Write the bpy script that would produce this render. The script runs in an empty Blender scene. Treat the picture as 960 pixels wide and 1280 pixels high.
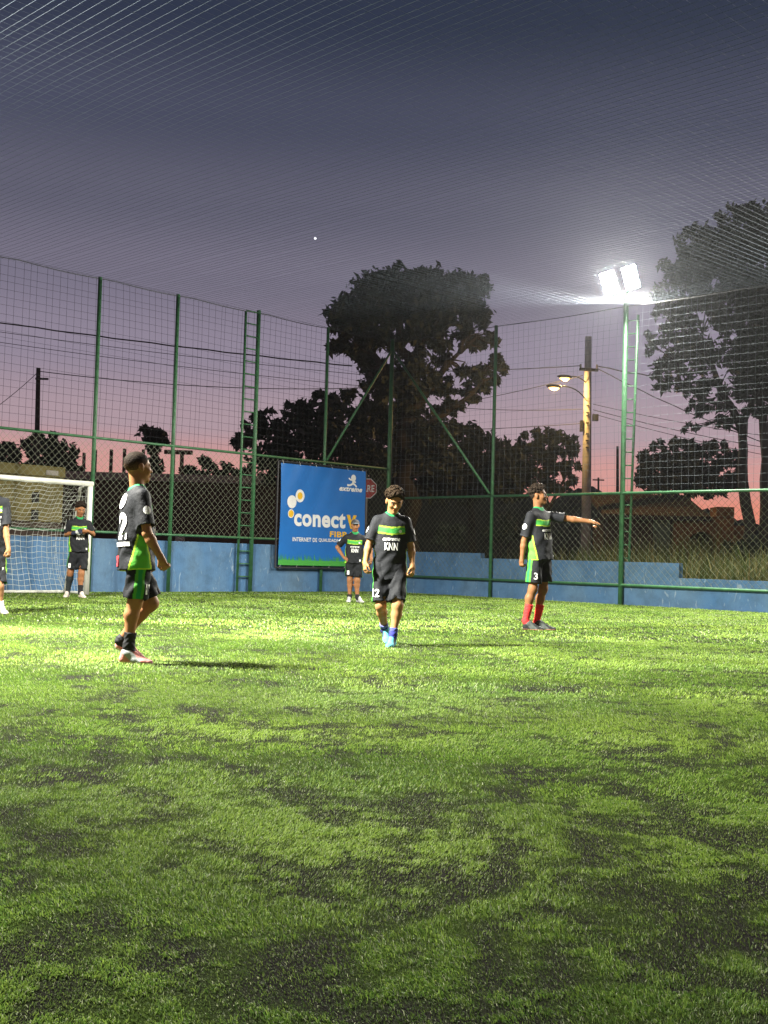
import bpy, math, random
import numpy as np
from mathutils import Vector, Matrix
from mathutils.bvhtree import BVHTree

random.seed(7)
RNG = np.random.default_rng(7)
SC = bpy.context.scene
COL = SC.collection
PI = math.pi

# ------------------------------------------------------------------ camera
F_PX, W_PX, H_PX = 1449.0, 960.0, 1280.0
CAM_H, PITCH, ROLL = 0.85, math.atan(58.0 / 1449.0), math.radians(1.58)
cam_data = bpy.data.cameras.new('camera')
cam = bpy.data.objects.new('camera', cam_data)
COL.objects.link(cam)
cam_data.sensor_fit = 'VERTICAL'
cam_data.sensor_height = 36.0
cam_data.lens = 36.0 * F_PX / H_PX
cam_data.clip_start = 0.05
cam_data.clip_end = 5000
CAM_R = Matrix.Rotation(PI / 2 + PITCH, 3, 'X') @ Matrix.Rotation(ROLL, 3, 'Z')
cam.matrix_world = Matrix.Translation((0, 0, CAM_H)) @ CAM_R.to_4x4()
SC.camera = cam

# ------------------------------------------------------------------ world: clear sky after sunset
world = bpy.data.worlds.new('World')
SC.world = world
world.use_nodes = True
wn = world.node_tree
wn.nodes.clear()
def srgb(r, g, b):
    f = lambda c: (c / 255 / 12.92) if c / 255 <= 0.04045 else ((c / 255 + 0.055) / 1.055) ** 2.4
    return (f(r), f(g), f(b), 1.0)
w_out = wn.nodes.new('ShaderNodeOutputWorld')
w_bg = wn.nodes.new('ShaderNodeBackground')
w_tc = wn.nodes.new('ShaderNodeTexCoord')
w_sep = wn.nodes.new('ShaderNodeSeparateXYZ')
w_ramp = wn.nodes.new('ShaderNodeValToRGB')
cr = w_ramp.color_ramp
cr.interpolation = 'EASE'
SKY = [(0.0, (228, 122, 94)), (0.042, (224, 138, 116)), (0.075, (204, 148, 142)), (0.11, (168, 146, 155)),
       (0.17, (139, 129, 146)), (0.232, (114, 109, 127)), (0.29, (92, 91, 109)), (0.355, (68, 71, 91)),
       (0.43, (44, 51, 70)), (0.65, (28, 35, 51)), (1.0, (20, 26, 40))]
while len(cr.elements) < len(SKY):
    cr.elements.new(0.5)
for e, (p, c) in zip(cr.elements, SKY):
    e.position = p; e.color = srgb(*c)
# on the world the Generated coordinate is the view direction: Z is the sine of the elevation
wn.links.new(w_tc.outputs['Generated'], w_sep.inputs[0])
wn.links.new(w_sep.outputs['Z'], w_ramp.inputs[0])
wn.links.new(w_ramp.outputs[0], w_bg.inputs['Color'])
w_bg.inputs['Strength'].default_value = 1.1
wn.links.new(w_bg.outputs[0], w_out.inputs['Surface'])

SC.view_settings.view_transform = 'Standard'
SC.view_settings.look = 'None'
SC.view_settings.exposure = 0.0
SC.view_settings.gamma = 1.0
SC.render.engine = 'CYCLES'
SC.cycles.use_denoising = True
SC.cycles.denoising_prefilter = 'NONE'
SC.cycles.max_bounces = 5
SC.cycles.diffuse_bounces = 2
SC.cycles.transparent_max_bounces = 4
SC.cycles.sample_clamp_indirect = 3.0

FLOOD = 4000.0          # radiance of the floodlight panels over the side fence
FLOOD_NEAR = 13200.0     # and of the pair on the near side of the pitch
STREET = 7.0

# ------------------------------------------------------------------ geometry of the place
C0 = np.array([0.1, 29.8, 0.0])                 # fence corner
DL = np.array([-0.6997, -0.7145, 0.0])          # along the goal-line fence, towards the near left
DR = np.array([0.7145, -0.6997, 0.0])           # along the side fence, towards the near right
OL, OR = -DR, -DL                               # outward normals
UP = np.array([0.0, 0.0, 1.0])
FENCE_H = 6.46

def A(*v):
    return np.array(v, dtype=float)
def at(px, py, depth):
    d = CAM_R @ Vector(((px - 480) / F_PX, -(py - 640) / F_PX, -1.0))
    k = depth / d.y
    return A(d.x * k, depth, CAM_H + d.z * k)
def ground_at(px, depth):
    lo, hi = 300.0, 3000.0
    for _ in range(40):
        m = (lo + hi) / 2
        if at(px, m, depth)[2] > 0: lo = m
        else: hi = m
    p = at(px, lo, depth); p[2] = 0
    return p
def PL(t, z=0.0, out=0.0):
    p = C0 + DL * t + OL * out; p = p.copy(); p[2] = z; return p
def PR(t, z=0.0, out=0.0):
    p = C0 + DR * t + OR * out; p = p.copy(); p[2] = z; return p
def unit(v):
    v = np.asarray(v, float); return v / (np.linalg.norm(v) + 1e-12)

# ------------------------------------------------------------------ mesh helpers
class MB:
    def __init__(s): s.v = []; s.f = []; s.c = []
    def add(s, vs, fs, col=None):
        o = len(s.v); s.v.extend([tuple(map(float, p)) for p in vs]); s.f.extend([tuple(i + o for i in f) for f in fs])
        if col is not None: s.c.extend([col] * len(vs))
    def box(s, c, ax, ay, az):
        c = np.asarray(c, float); ax, ay, az = map(lambda q: np.asarray(q, float), (ax, ay, az))
        vs = [c + i * ax + j * ay + k * az for i in (-1, 1) for j in (-1, 1) for k in (-1, 1)]
        s.add(vs, [(0, 1, 3, 2), (4, 6, 7, 5), (0, 4, 5, 1), (2, 3, 7, 6), (0, 2, 6, 4), (1, 5, 7, 3)])
    def tube(s, pts, r, n=8, cap=True):
        pts = [np.asarray(p, float) for p in pts]; m = len(pts)
        rs = [r] * m if np.isscalar(r) else list(r)
        t0 = unit(pts[1] - pts[0]); a = A(0, 0, 1) if abs(t0[2]) < 0.9 else A(1, 0, 0)
        u = unit(np.cross(t0, a)); vs = []
        for i in range(m):
            t = unit(pts[min(i + 1, m - 1)] - pts[max(i - 1, 0)])
            u = unit(u - t * np.dot(u, t)); w = np.cross(t, u)
            for k in range(n):
                q = 2 * PI * k / n
                vs.append(pts[i] + rs[i] * (math.cos(q) * u + math.sin(q) * w))
        fs = [(i * n + k, i * n + (k + 1) % n, (i + 1) * n + (k + 1) % n, (i + 1) * n + k) for i in range(m - 1) for k in range(n)]
        if cap: fs += [tuple(range(n - 1, -1, -1)), tuple((m - 1) * n + k for k in range(n))]
        s.add(vs, fs)
    def prism(s, poly, ext):
        n = len(poly); ext = np.asarray(ext, float); poly = [np.asarray(p, float) for p in poly]
        vs = poly + [p + ext for p in poly]
        s.add(vs, [tuple(range(n - 1, -1, -1)), tuple(range(n, 2 * n))] + [(i, (i + 1) % n, n + (i + 1) % n, n + i) for i in range(n)])
    def ellipsoid(s, c, ax, ay, az, nu=10, nv=7):
        c, ax, ay, az = [np.asarray(q, float) for q in (c, ax, ay, az)]
        vs = [c + az]
        for j in range(1, nv):
            th = PI * j / nv
            for i in range(nu):
                q = 2 * PI * i / nu
                vs.append(c + az * math.cos(th) + math.sin(th) * (ax * math.cos(q) + ay * math.sin(q)))
        vs.append(c - az); fs = []
        for i in range(nu): fs.append((0, 1 + i, 1 + (i + 1) % nu))
        for j in range(nv - 2):
            for i in range(nu):
                a, b = 1 + j * nu + i, 1 + j * nu + (i + 1) % nu
                fs.append((a, a + nu, b + nu, b))
        l = len(vs) - 1; o = 1 + (nv - 2) * nu
        for i in range(nu): fs.append((l, o + (i + 1) % nu, o + i))
        s.add(vs, fs)
    def build(s, name, mat, parent=None, smooth=False, bevel=0.0):
        me = bpy.data.meshes.new(name)
        me.from_pydata(s.v, [], s.f); me.validate(); me.update()
        if s.c and len(s.c) == len(me.vertices):
            ca = me.color_attributes.new('Col', 'FLOAT_COLOR', 'POINT')
            ca.data.foreach_set('color', np.array([(*c[:3], 1.0) for c in s.c], np.float32).ravel())
        return link(name, me, mat, parent, smooth, bevel)

def link(name, me, mat, parent=None, smooth=False, bevel=0.0):
    o = bpy.data.objects.new(name, me); COL.objects.link(o)
    if mat is not None and not me.materials: me.materials.append(mat)
    if smooth: me.polygons.foreach_set('use_smooth', np.ones(len(me.polygons), bool))
    if parent is not None:
        o.parent = parent
        o.matrix_parent_inverse = parent.matrix_basis.inverted() if parent.parent is None else Matrix.Identity(4)
    if bevel > 0:
        b = o.modifiers.new('bevel', 'BEVEL'); b.width = bevel; b.segments = 2; b.limit_method = 'ANGLE'
    return o
def np_mesh(name, v, f, mat, parent=None, smooth=False, col=None):
    v = np.ascontiguousarray(v, np.float32); f = np.ascontiguousarray(f, np.int32)
    k = f.shape[1]; me = bpy.data.meshes.new(name)
    me.vertices.add(len(v)); me.vertices.foreach_set('co', v.ravel())
    me.loops.add(f.size); me.loops.foreach_set('vertex_index', f.ravel())
    me.polygons.add(len(f)); me.polygons.foreach_set('loop_start', np.arange(0, f.size, k, dtype=np.int32))
    me.update(calc_edges=True)
    if col is not None:
        ca = me.color_attributes.new('Col', 'FLOAT_COLOR', 'POINT')
        c4 = np.ones((len(v), 4), np.float32); c4[:, :3] = col
        ca.data.foreach_set('color', c4.ravel())
    return link(name, me, mat, parent, smooth)
def tag(o, label=None, cat=None, group=None, kind=None):
    if label: o['label'] = label
    if cat: o['category'] = cat
    if group: o['group'] = group
    if kind: o['kind'] = kind
    return o
def thing(name, loc, label, cat, group=None, rz=0.0):
    o = bpy.data.objects.new(name, None); COL.objects.link(o)
    o.empty_display_size = 0.2
    o.location = tuple(loc); o.rotation_euler = (0, 0, rz)
    o.matrix_basis = Matrix.Translation(Vector(loc)) @ Matrix.Rotation(rz, 4, 'Z')
    return tag(o, label, cat, group)

# ------------------------------------------------------------------ materials
def mat(name, col, rough=0.6, metal=0.0, var=0.0, scale=6.0, bump=0.0, bscale=40.0, col2=None, spec=0.5, stretch=None, emit=None, attr=False, transl=0.0):
    m = bpy.data.materials.new(name); m.use_nodes = True
    nt = m.node_tree; b = nt.nodes['Principled BSDF']
    b.inputs['Roughness'].default_value = rough; b.inputs['Metallic'].default_value = metal
    b.inputs['Specular IOR Level'].default_value = spec
    b.inputs['Base Color'].default_value = (*col[:3], 1)
    tc = nt.nodes.new('ShaderNodeTexCoord'); mp = nt.nodes.new('ShaderNodeMapping')
    nt.links.new(tc.outputs['Object'], mp.inputs[0])
    if stretch: mp.inputs['Scale'].default_value = stretch
    src = None
    if attr:
        a = nt.nodes.new('ShaderNodeAttribute'); a.attribute_name = 'Col'; src = a.outputs['Color']
    if var > 0:
        n = nt.nodes.new('ShaderNodeTexNoise'); n.inputs['Scale'].default_value = scale; n.inputs['Detail'].default_value = 6
        n.inputs['Roughness'].default_value = 0.62
        nt.links.new(mp.outputs[0], n.inputs['Vector'])
        r = nt.nodes.new('ShaderNodeValToRGB')
        r.color_ramp.elements[0].position = 0.3; r.color_ramp.elements[1].position = 0.7
        mx = nt.nodes.new('ShaderNodeMix'); mx.data_type = 'RGBA'
        if col2 is not None:
            nt.links.new(n.outputs['Fac'], r.inputs[0]); nt.links.new(r.outputs[0], mx.inputs['Factor'])
            mx.inputs['A'].default_value = (*col[:3], 1); mx.inputs['B'].default_value = (*col2[:3], 1)
            src = mx.outputs['Result']
        else:
            mx.blend_type = 'MULTIPLY'; mx.inputs['Factor'].default_value = 1.0
            r.color_ramp.elements[0].color = (1 - var,) * 3 + (1,); r.color_ramp.elements[1].color = (1 + var * 0.6,) * 3 + (1,)
            nt.links.new(n.outputs['Fac'], r.inputs[0])
            if src is not None: nt.links.new(src, mx.inputs['A'])
            else: mx.inputs['A'].default_value = (*col[:3], 1)
            nt.links.new(r.outputs[0], mx.inputs['B']); src = mx.outputs['Result']
    if src is not None: nt.links.new(src, b.inputs['Base Color'])
    if bump > 0:
        n2 = nt.nodes.new('ShaderNodeTexNoise'); n2.inputs['Scale'].default_value = bscale; n2.inputs['Detail'].default_value = 4
        nt.links.new(mp.outputs[0], n2.inputs['Vector'])
        bp = nt.nodes.new('ShaderNodeBump'); bp.inputs['Strength'].default_value = bump; bp.inputs['Distance'].default_value = 0.02
        nt.links.new(n2.outputs['Fac'], bp.inputs['Height']); nt.links.new(bp.outputs[0], b.inputs['Normal'])
    if emit:
        b.inputs['Emission Color'].default_value = (*emit[0], 1); b.inputs['Emission Strength'].default_value = emit[1]
    if transl > 0:
        tr = nt.nodes.new('ShaderNodeBsdfTranslucent'); ms = nt.nodes.new('ShaderNodeMixShader'); ms.inputs[0].default_value = transl
        if src is not None: nt.links.new(src, tr.inputs['Color'])
        else: tr.inputs['Color'].default_value = (*col[:3], 1)
        out = nt.nodes['Material Output']
        nt.links.new(b.outputs[0], ms.inputs[1]); nt.links.new(tr.outputs[0], ms.inputs[2]); nt.links.new(ms.outputs[0], out.inputs[0])
    return m

M = {}
M['green_paint'] = mat('green_paint', (0.05, 0.165, 0.07), 0.5, var=0.35, scale=9, bump=0.15, bscale=60)
M['wire'] = mat('green_wire', (0.17, 0.19, 0.12), 0.5)
M['cord'] = mat('net_cord', (0.115, 0.138, 0.17), 0.8, spec=0.1)
M['cord_side'] = mat('side_net_cord', (0.17, 0.19, 0.21), 0.8, spec=0.1)  # lighter cord colour standing in for lamplight on the right-hand net
M['cord_dark'] = mat('net_cord_unlit', (0.025, 0.026, 0.03), 0.8, spec=0.1)  # colour darkened so the left net stands unlit against the sky
M['white_cord'] = mat('goal_net_cord', (0.62, 0.64, 0.58), 0.7)
M['white_paint'] = mat('white_paint', (0.74, 0.74, 0.66), 0.45, var=0.15, scale=5)
M['black_metal'] = mat('dark_metal', (0.03, 0.03, 0.035), 0.5, var=0.3)
M['soil'] = mat('soil', (0.06, 0.045, 0.03), 0.95, var=0.4, scale=0.8, bump=0.5, bscale=3)
M['leaf'] = mat('leaf', (0.032, 0.042, 0.027), 0.6, var=0.5, scale=1.3, transl=0.15)
M['leaf_pale'] = mat('leaf_pale', (0.036, 0.046, 0.028), 0.6, var=0.5, scale=1.3, transl=0.15)
M['bark'] = mat('bark', (0.036, 0.031, 0.026), 0.9, var=0.5, scale=4, bump=0.6, bscale=12)
M['concrete'] = mat('concrete', (0.34, 0.31, 0.27), 0.85, var=0.3, scale=3, bump=0.2, bscale=20)
M['cable'] = mat('cable_rubber', (0.02, 0.02, 0.022), 0.6)
M['weed'] = mat('weed', (0.13, 0.13, 0.04), 0.7, attr=True, transl=0.3)
M['print_white'] = mat('print_white', (0.80, 0.80, 0.78), 0.6)
M['print_yellow'] = mat('print_yellow', (0.85, 0.50, 0.02), 0.6)
M['print_lime'] = mat('print_lime', (0.45, 0.62, 0.05), 0.6)
M['print_red'] = mat('print_red', (0.62, 0.03, 0.04), 0.6)
M['print_green'] = mat('print_green', (0.06, 0.36, 0.05), 0.55)
M['banner'] = mat('banner_vinyl', (0.012, 0.16, 0.52), 0.38, var=0.12, scale=1.2, bump=0.12, bscale=2.5)
M['cloth'] = mat('jersey_cloth', (0.02, 0.02, 0.02), 0.7, attr=True, bump=0.35, bscale=22, spec=0.14)
M['skin'] = mat('skin', (0.3, 0.16, 0.09), 0.55, attr=True, var=0.12, scale=14, spec=0.15)
M['hair'] = mat('hair', (0.014, 0.010, 0.008), 0.75, attr=True, var=0.5, scale=60, bump=0.4, bscale=120, spec=0.06)
M['led'] = mat('led_panel', (0.8, 0.8, 0.8), 0.4, emit=((1.0, 0.97, 0.86), FLOOD))
M['led_near'] = mat('led_panel_near', (0.8, 0.8, 0.8), 0.4, emit=((1.0, 0.97, 0.86), FLOOD_NEAR))
M['sodium'] = mat('street_lamp_glow', (0.8, 0.7, 0.5), 0.4, emit=((1.0, 0.58, 0.13), STREET))

for k_ in ('led', 'led_near'): M[k_].cycles.emission_sampling = 'FRONT'
M['sodium'].cycles.emission_sampling = 'NONE'
def wall_paint():
    m = mat('blue_wall_paint', (0.056, 0.165, 0.345), 0.7, var=0.5, scale=1.1, col2=(0.115, 0.215, 0.335), bump=0.25, bscale=30, stretch=(1, 1, 0.35))
    nt = m.node_tree; b = nt.nodes['Principled BSDF']
    src = b.inputs['Base Color'].links[0].from_socket
    tc = nt.nodes.new('ShaderNodeTexCoord'); mp = nt.nodes.new('ShaderNodeMapping'); mp.inputs['Scale'].default_value = (5, 5, 1.6)
    nt.links.new(tc.outputs['Object'], mp.inputs[0])
    n = nt.nodes.new('ShaderNodeTexNoise'); n.inputs['Scale'].default_value = 1.6; n.inputs['Detail'].default_value = 7; n.inputs['Distortion'].default_value = 1.4
    nt.links.new(mp.outputs[0], n.inputs['Vector'])
    r = nt.nodes.new('ShaderNodeValToRGB'); r.color_ramp.elements[0].position = 0.625; r.color_ramp.elements[1].position = 0.70
    nt.links.new(n.outputs['Fac'], r.inputs[0])
    mx = nt.nodes.new('ShaderNodeMix'); mx.data_type = 'RGBA'
    sc = nt.nodes.new('ShaderNodeMath'); sc.operation = 'MULTIPLY'; sc.inputs[1].default_value = 0.55
    nt.links.new(r.outputs[0], sc.inputs[0]); nt.links.new(sc.outputs[0], mx.inputs['Factor'])
    nt.links.new(src, mx.inputs['A']); mx.inputs['B'].default_value = (0.42, 0.50, 0.56, 1)
    # grime: larger dark smears and old ball marks
    n3 = nt.nodes.new('ShaderNodeTexNoise'); n3.inputs['Scale'].default_value = 3.2; n3.inputs['Detail'].default_value = 9; n3.inputs['Roughness'].default_value = 0.7
    nt.links.new(tc.outputs['Object'], n3.inputs['Vector'])
    r3 = nt.nodes.new('ShaderNodeValToRGB'); r3.color_ramp.elements[0].position = 0.36; r3.color_ramp.elements[1].position = 0.56
    r3.color_ramp.elements[0].color = (0.66, 0.66, 0.65, 1)
    nt.links.new(n3.outputs['Fac'], r3.inputs[0])
    m3 = nt.nodes.new('ShaderNodeMix'); m3.data_type = 'RGBA'; m3.blend_type = 'MULTIPLY'; m3.inputs['Factor'].default_value = 0.8
    nt.links.new(mx.outputs['Result'], m3.inputs['A']); nt.links.new(r3.outputs[0], m3.inputs['B'])
    nt.links.new(m3.outputs['Result'], b.inputs['Base Color'])
    return m
M['blue_wall'] = wall_paint()

# ------------------------------------------------------------------ value noise in the plane
def vnoise(x, y, s, seed):
    tab = np.random.default_rng(seed).random((256, 256))
    u, v = x / s, y / s; i, j = np.floor(u).astype(int), np.floor(v).astype(int); a, b = u - i, v - j
    a = a * a * (3 - 2 * a); b = b * b * (3 - 2 * b)
    g = lambda p, q: tab[p % 256, q % 256]
    return (g(i, j) * (1 - a) + g(i + 1, j) * a) * (1 - b) + (g(i, j + 1) * (1 - a) + g(i + 1, j + 1) * a) * b
def cover(x, y):
    wx = x + 0.3 * (vnoise(x, y, 0.5, 31) - 0.5); wy = y + 0.3 * (vnoise(x, y, 0.5, 32) - 0.5)
    n = 0.07 * vnoise(wx, wy, 0.8, 1) + 0.24 * vnoise(wx, wy, 0.28, 2) + 0.33 * vnoise(wx, wy, 0.115, 3) + 0.36 * vnoise(x, y, 0.042, 4)
    n = n + 0.09 * np.clip((y - 3.5) / 4.5, 0, 1)          # cover rises with distance from the camera, then levels off
    c = np.clip((n - 0.395) / 0.22, 0, 1)
    return c * c * (3 - 2 * c)

# ------------------------------------------------------------------ ground
gb = MB(); R = 3000.0
gb.add([(-R, -R, -0.012), (R, -R, -0.012), (R, R, -0.012), (-R, R, -0.012)], [(0, 1, 2, 3)])
tag(gb.build('ground', M['soil']), kind='structure')

def turf_sheet():
    n1, n2 = 200, 260
    s = np.linspace(-0.02, 26.0, n2); t = np.linspace(-0.02, 23.5, n1)
    S, T = np.meshgrid(s, t)
    X = C0[0] + DR[0] * S + DL[0] * T; Y = C0[1] + DR[1] * S + DL[1] * T
    v = np.stack([X.ravel(), Y.ravel(), np.zeros(X.size)], 1)
    idx = np.arange(n1 * n2).reshape(n1, n2)
    f = np.stack([idx[:-1, :-1].ravel(), idx[1:, :-1].ravel(), idx[1:, 1:].ravel(), idx[:-1, 1:].ravel()], 1)
    c = cover(v[:, 0], v[:, 1])[:, None]
    col = A(0.032, 0.031, 0.027) * (1 - c) + A(0.055, 0.085, 0.02) * c
    m = mat('turf_infill', (0.03, 0.03, 0.02), 1.0, attr=True, var=0.85, scale=160, bump=0.6, bscale=300, spec=0.0)
    o = np_mesh('turf_pitch', v, f, m, col=col)
    tag(o, kind='structure')
turf_sheet()

LINE_T0, LINE_OUT = 0.0, -1.15
def blades():
    V, Fc, Cc = [], [], []; base = 0
    bands = [(1.35, 2.6, 60000, 0.0020, 0.016, 2), (2.6, 4.2, 34000, 0.0024, 0.018, 2), (4.2, 7.5, 12500, 0.0034, 0.022, 1), (7.5, 13.0, 3600, 0.006, 0.030, 1), (13.0, 32.0, 800, 0.013, 0.036, 1)]
    for d0, d1, dens, w, L, seg in bands:
        tm = 0.50 if d0 < 5 else 0.43
        n = int(dens * tm * (d1 * d1 - d0 * d0))
        d = np.sqrt(RNG.uniform(d0 * d0, d1 * d1, n)); x = RNG.uniform(-tm, tm, n) * d; y = d
        rel = np.stack([x - C0[0], y - C0[1]], 1)
        keep = (rel @ DR[:2] > 0.03) & (rel @ DL[:2] > 0.03)
        x, y, rel, d = x[keep], y[keep], rel[keep], d[keep]
        c = cover(x, y)
        k2 = RNG.random(len(x)) < (0.44 + 0.56 * c)
        x, y, c, rel, d = x[k2], y[k2], c[k2], rel[k2], d[k2]; n = len(x)
        # lie of the pile: slow swirl + scatter
        ang = 2 * PI * vnoise(x, y, 1.1, 11) + RNG.normal(0, 0.9, n)
        lean = np.clip(RNG.normal(0.95, 0.3, n), 0.15, 1.45)
        ln = L * (0.40 + 0.6 * RNG.random(n)) * (0.62 + 0.38 * c)
        dx, dy = np.cos(ang), np.sin(ang); sw = ang + PI / 2 + RNG.normal(0, 0.6, n)
        wx, wy = np.cos(sw) * w / 2, np.sin(sw) * w / 2
        p0 = np.stack([x, y, np.full(n, 0.001)], 1); side = np.stack([wx, wy, RNG.normal(0, w * 0.25, n)], 1)
        l1 = lean * 0.55
        p1 = p0 + (ln * 0.55)[:, None] * np.stack([dx * np.sin(l1), dy * np.sin(l1), np.cos(l1)], 1)
        l2 = np.minimum(lean * 1.25, 1.7)
        p2 = p1 + (ln * 0.5)[:, None] * np.stack([dx * np.sin(l2), dy * np.sin(l2), np.cos(l2)], 1)
        h = RNG.random(n)[:, None]; g = vnoise(x, y, 0.7, 21)[:, None]
        mixv = np.clip(0.95 * h + 0.6 * g - 0.42, 0, 1)
        col = A(0.105, 0.205, 0.034) * (1 - mixv) + A(0.38, 0.52, 0.10) * mixv
        cc = c[:, None]; col = col * (0.5 + 0.5 * cc) + A(0.03, 0.032, 0.026) * (0.5 - 0.5 * cc)
        pale = RNG.random(n) < 0.06; col[pale] = A(0.42, 0.46, 0.28)
        # worn white goal line
        ln_d = rel @ DR[:2]
        white = (np.abs(ln_d - 1.15) < 0.05) & (RNG.random(n) < 0.55); col[white] = A(0.55, 0.58, 0.46)
        white2 = (np.abs(ln_d - 2.3) < 0.05) & (rel @ DL[:2] > 4.0) & (RNG.random(n) < 0.3); col[white2] = A(0.45, 0.5, 0.36)
        if seg == 2:
            v = np.stack([p0 - side, p0 + side, p1 + side * 0.8, p1 - side * 0.8, p2], 1)
            o = base + 5 * np.arange(n)
            Fc.append(np.stack([o, o + 1, o + 2], 1)); Fc.append(np.stack([o, o + 2, o + 3], 1)); Fc.append(np.stack([o + 3, o + 2, o + 4], 1))
            m = 5
        else:
            v = np.stack([p0 - side, p0 + side, (p1 + p2) / 2 + side * 0.4, (p1 + p2) / 2 - side * 0.4], 1)
            o = base + 4 * np.arange(n)
            Fc.append(np.stack([o, o + 1, o + 2], 1)); Fc.append(np.stack([o, o + 2, o + 3], 1)); m = 4
        V.append(v.reshape(-1, 3)); Cc.append(np.repeat(col, m, 0)); base += m * n
    m = mat('turf_fibre', (0.1, 0.2, 0.03), 0.55, attr=True, transl=0.35, spec=0.15)
    o = np_mesh('turf_grass', np.concatenate(V), np.concatenate(Fc), m, col=np.concatenate(Cc))
    tag(o, 'green artificial turf fibres with dark crumb showing through on the pitch', 'grass', kind='stuff')
blades()

# ------------------------------------------------------------------ blue walls
def wall(name, P, runs, t_label, cat='wall'):
    root = None
    mb = MB()
    poly = []
    # front outline seen from the pitch, extruded outwards
    pts = [(runs[0][0], 0.0)]
    for (t0, t1, z) in runs: pts += [(t0, z), (t1, z)]
    pts.append((runs[-1][1], 0.0))
    O = P(0, 0, 1) - P(0, 0, 0)
    mb.prism([P(t, z - (0.01 if z == 0 else 0), 0.07) for t, z in pts], O * 0.16)
    o = mb.build(name, M['blue_wall'], bevel=0.008)
    return tag(o, t_label, cat)
wall('blue_wall', PL, [(0.05, 17.0, 1.10)], 'tall stained grey blue wall behind the goal and under the blue banner')
wall('blue_wall', PR, [(0.05, 3.06, 1.04), (3.06, 8.37, 0.92), (8.37, 21.0, 0.61)], 'low bright blue wall with stepped top behind the pointing boy')

# ------------------------------------------------------------------ fences
def strands(mb, p00, pu, pv, nu, nv, r, segs, bulge, seed, only=None, jit=0.0):
    """a net: nu strands along pv and nv strands along pu, sagging by bulge()"""
    rr = random.Random(seed)
    if only != 'v':
        for i in range(nu + 1):
            a = i / nu + rr.gauss(0, jit) / nu
            mb.tube([p00 + pu * a + pv * (k / segs) + bulge(a, k / segs) for k in range(segs + 1)], r, 3, False)
    if only != 'u':
        for j in range(nv + 1):
            b = j / nv + rr.gauss(0, jit) / nv
            mb.tube([p00 + pv * b + pu * (k / segs) + bulge(k / segs, b) for k in range(segs + 1)], r, 3, False)

def chain_link(mb, P, t0, t1, z0, z1, pitch, r, out):
    L, H = t1 - t0, z1 - z0
    rr = random.Random(3)
    c = -H
    while c < L:
        for sgn in (1, -1):
            # line t = c + s, z = s (rising) or z = H - s (falling)
            s0, s1 = max(0.0, -c), min(H, L - c)
            if s1 - s0 > 0.03:
                f = (lambda s: s) if sgn > 0 else (lambda s: H - s)
                j = rr.gauss(0, 0.006)
                mb.tube([P(t0 + c + s + j, z0 + f(s), out + 0.004 * sgn) for s in (s0, s1)], r, 3, False)
        c += pitch

def wobble(k, n):
    return lambda a, b: n * (0.05 * math.sin(a * 9 + k) * math.sin(PI * b) + 0.03 * math.sin(a * 23 + 2 * k) * math.sin(PI * b)) + UP * (0.03 * math.sin(7 * b + 5 * a + k) * math.sin(PI * b))

fl = thing('perimeter_fence', PL(8), 'green fence with a tall post ladder behind the goal and the blue banner', 'fence')
for t, r, h in ((13.0, 0.042, FENCE_H), (11.5, 0.042, FENCE_H), (8.66, 0.042, FENCE_H), (6.72, 0.042, FENCE_H), (4.46, 0.048, FENCE_H + 0.04), (2.27, 0.038, FENCE_H), (0.0, 0.055, FENCE_H + 0.06)):
    mb = MB(); mb.tube([PL(t, -0.01), PL(t, h)], r, 12); mb.build('post', M['green_paint'], fl, True)
for z in (3.15, 1.23):
    mb = MB(); mb.tube([PL(0.06, z, -0.02), PL(16.5, z, -0.02)], 0.028, 8); mb.build('rail', M['green_paint'], fl, True)
mb = MB(); mb.tube([PL(16.5 * k / 60, FENCE_H - 0.015 - 0.03 * abs(math.sin(PI * k / 7.6))) for k in range(61)], 0.009, 5); mb.build('top_cable', M['cable'], fl)
mb = MB(); mb.tube([PL(0.07, 6.2, -0.03), PL(2.22, 3.2, -0.03)], 0.03, 8); mb.build('brace', M['green_paint'], fl, True)
mb = MB(); chain_link(mb, PL, 0.06, 16.5, 1.23, 3.15, 0.15, 0.0030, 0.0)
tag(mb.build('chain_link', M['wire'], fl), kind='stuff')
mb = MB(); strands(mb, PL(0.06, 3.17, 0.02), DL * 16.4, UP * (FENCE_H - 3.2), 102, 21, 0.0030, 16, wobble(0.4, OL), 5, jit=0.1)
tag(mb.build('side_net', M['cord_dark'], fl), kind='stuff')
mb = MB(); mb.tube([PL(4.84, 0.0, 0.0), PL(4.84, FENCE_H - 0.05, 0.0)], 0.03, 8); lad = mb.build('ladder', M['green_paint'], fl, True)
for k in range(22):
    z = 0.35 + k * 0.29
    mb = MB(); mb.tube([PL(4.505, z), PL(4.82, z)], 0.016, 6); mb.build('rung', M['green_paint'], lad, True)

fr = thing('perimeter_fence', PR(7), 'green fence carrying the floodlights along the stepped low blue wall', 'fence')
for t, r, h in ((3.43, 0.042, FENCE_H), (7.02, 0.055, 6.62), (10.6, 0.05, FENCE_H), (14.2, 0.05, 6.62)):
    mb = MB(); mb.tube([PR(t, -0.01), PR(t, h)], r, 12); mb.build('post', M['green_paint'], fr, True)
for z in (2.39, 0.42):
    mb = MB(); mb.tube([PR(0.06, z, -0.02), PR(20.0, z, -0.02)], 0.03, 8); mb.build('rail', M['green_paint'], fr, True)
mb = MB(); mb.tube([PR(20.0 * k / 60, FENCE_H - 0.015 - 0.03 * abs(math.sin(PI * k / 10.6))) for k in range(61)], 0.009, 5); mb.build('top_cable', M['cable'], fr)
mb = MB(); mb.tube([PR(0.07, 6.2, -0.03), PR(3.37, 2.45, -0.03)], 0.032, 8); mb.build('brace', M['green_paint'], fr, True)
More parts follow.
